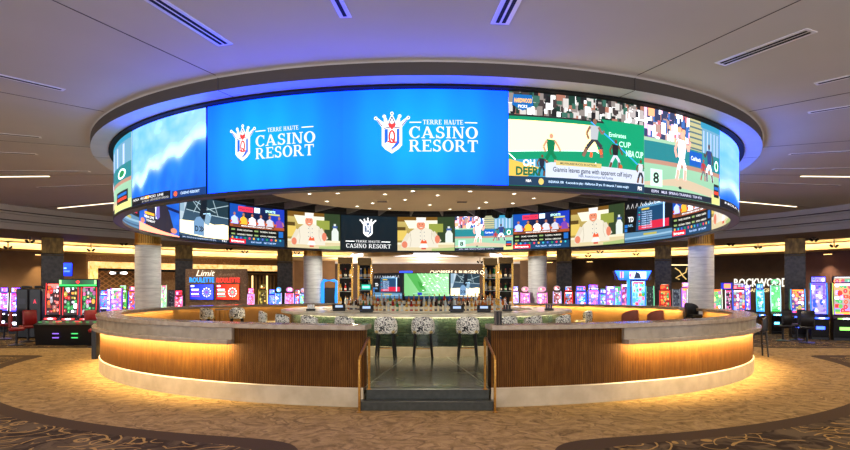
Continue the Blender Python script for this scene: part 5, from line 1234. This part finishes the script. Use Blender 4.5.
def textsign(name, st, px0, px1, yb, yt, r, col, s, lab, bold=.02, depth=.03, shear=0):
    def pt(px):
        if r > 100: return Vector(((px-CX)*(r-100)/F, r-100-D, 0)), r-100
        x, y, d = hit(px, r, True); return Vector((x, y, 0)), d
    a, d0 = pt(px0); b, d1 = pt(px1); dm = (d0+d1)/2; ux = (b-a).normalized(); nb = Vector((-ux.y, ux.x, 0)); L = (b-a).length
    z0 = EYE-(yb-CY)*dm/F; hs = (yb-yt)*dm/F/.70; vs, fs, w_ = text_tris(st, bold); sx = L/w_; n_ = len(vs)
    m = MB(); V = [ux*((u+shear*v)*sx-L/2)+Vector((0, 0, v*hs)) for u, v in vs]
    m.add(V+[q+nb*depth for q in V], [tuple(f) for f in fs]+[tuple(i+n_ for i in reversed(f)) for f in fs])
    from collections import Counter
    ec = Counter(tuple(sorted((f[i], f[(i+1) % len(f)]))) for f in fs for i in range(len(f)))
    for (i, j), c in ec.items():
        if c == 1: m.f.append([i, j, j+n_, i+n_]); m.m.append(0)
    c = (a+b)/2; o = m.build(name, glow(name+'_light', col, s)); o.location = (c.x, c.y, z0); return tag(o, lab, 'sign')
textsign('lit_sign', 'ROCKWOOD', 734, 788, 286.5, 278.5, 30.34, rgb(255, 250, 235), 1.4, 'white lit restaurant lettering on the dark right-hand wall')
textsign('lit_sign', 'BAR & GRILL', 748, 777, 292, 288.5, 30.34, rgb(255, 225, 160), 1.3, 'small warm lettering line under the white restaurant lettering', .01)
textsign('lit_sign', 'CHOPPERS & BURGERS C', 430, 483, 274.2, 270.5, 154.48, rgb(255, 235, 200), 2.2, 'row of white lit letters behind and above the right bar television', .01)
textsign('lit_sign', 'ROULETTE', 189.5, 214, 282.3, 277.5, 126.59, rgb(30, 150, 255), 2.2, 'blue lit ROULETTE lettering over the blue screen', .012)
textsign('lit_sign', 'ROULETTE', 216.5, 239.5, 282.3, 277.8, 126.59, rgb(255, 50, 40), 2.2, 'red lit ROULETTE lettering over the red screen', .012)
textsign('lit_sign', 'Limit', 196, 213.5, 276, 270, 126.59, rgb(255, 240, 210), 1.6, 'white script lettering above the blue ROULETTE lettering', .0, .03, .35)
textsign('lit_sign', 'Limit', 219, 234, 275.5, 273, 126.59, rgb(200, 150, 110), .6, 'dim bronze script above the red ROULETTE lettering', 0, .03, .35)
def roul(c0, c1, c2):
    def f(p):
        p.base(lambda u, v: mixc(c0, c1, u), 4, 2); p.rect(.04, .85, .18, .95, WH)
        for k in range(4): p.rect(.06, .62-k*.15, .38+.05*(k % 2), .70-k*.15, WH if k % 2 == 0 else c2)
        for k in range(20): a = 2*pi*k/20; p.ell(.72+.17*cos(a), .48+.28*sin(a), .025, .045, WH if k % 2 else c2, 6)
        p.ell(.72, .48, .12, .2, mixc(c0, WH, .5), 16); p.ell(.72, .48, .06, .1, c2, 12)
    return f
small_display('roulette_screen', 201.5, 292, 26.55, 1.02, .66, roul(rgb(30, 50, 220), rgb(90, 120, 245), rgb(160, 90, 240)), 'blue roulette screen with white wheel below the blue lettering', 'screen')
small_display('roulette_screen', 227.5, 292, 26.55, 1.0, .66, roul(rgb(220, 30, 40), rgb(250, 110, 50), rgb(120, 220, 190)), 'red roulette screen with white wheel below the red lettering', 'screen')
p = at(216, 290, 26.62); o = MB().rbox(0, .06, 1.42, 2.75, .1, 2.84, .03).build('display_wall', M['swirlwall'], loc=(p.x, p.y, 0)); tag(o, 'free-standing tan swirled panel carrying both roulette screens and their lettering', 'panel')
def bluetv(p): p.base(lambda u, v: mixc(rgb(30, 70, 235), rgb(60, 120, 250), v), 2, 2); p.rect(.15, .55, .5, .65, (.85, .92, 1)); p.rect(.15, .3, .8, .42, (.5, .7, 1))
small_display('wall_television', 66.5, 269.5, 34, .62, .72, bluetv, 'small blue television on the wall right of the stone pillar', 'television')
# crossed gold strokes sign
p = at(681, 274, 38); t = thing('crossed_sign', 'black panel with a crossed gold stroke emblem left of the rightmost column', 'sign', (p.x, p.y, p.z))
MB().rbox(0, .06, 0, 1.2, .1, 1.05, .02).build('panel', M['blackmatte'], t)
MB().tube([(-.38, 0, .38), (-.1, 0, .2), (.12, 0, -.12), (.34, 0, -.34)], .035, 8).build('gold_stroke', glow('gold_stroke_light', rgb(240, 200, 120), 1.2), t)
MB().tube([(.38, 0, .40), (.30, 0, .1), (.0, 0, -.06), (-.34, 0, -.26), (-.1, 0, -.34)], .035, 8).build('gold_stroke', glow('gold_stroke_light', rgb(240, 200, 120), 1.2), t)
MB().box(-.62, .62, -.02, 0, .54, .60).build('top_light', glow('sign_top_light', rgb(255, 230, 170), 2.2), t)
small_display('white_alcove_sign', 118, 273, hit(118, 30.3, True)[2]-.35, 1.2, .13, lambda p: p.base(lambda u, v: (1, 1, 1) if abs(u-.5) > .1 else (.1, .08, .05), 5, 1), 'thin white lit lettering strip on the lattice wall of the alcove', 'sign')
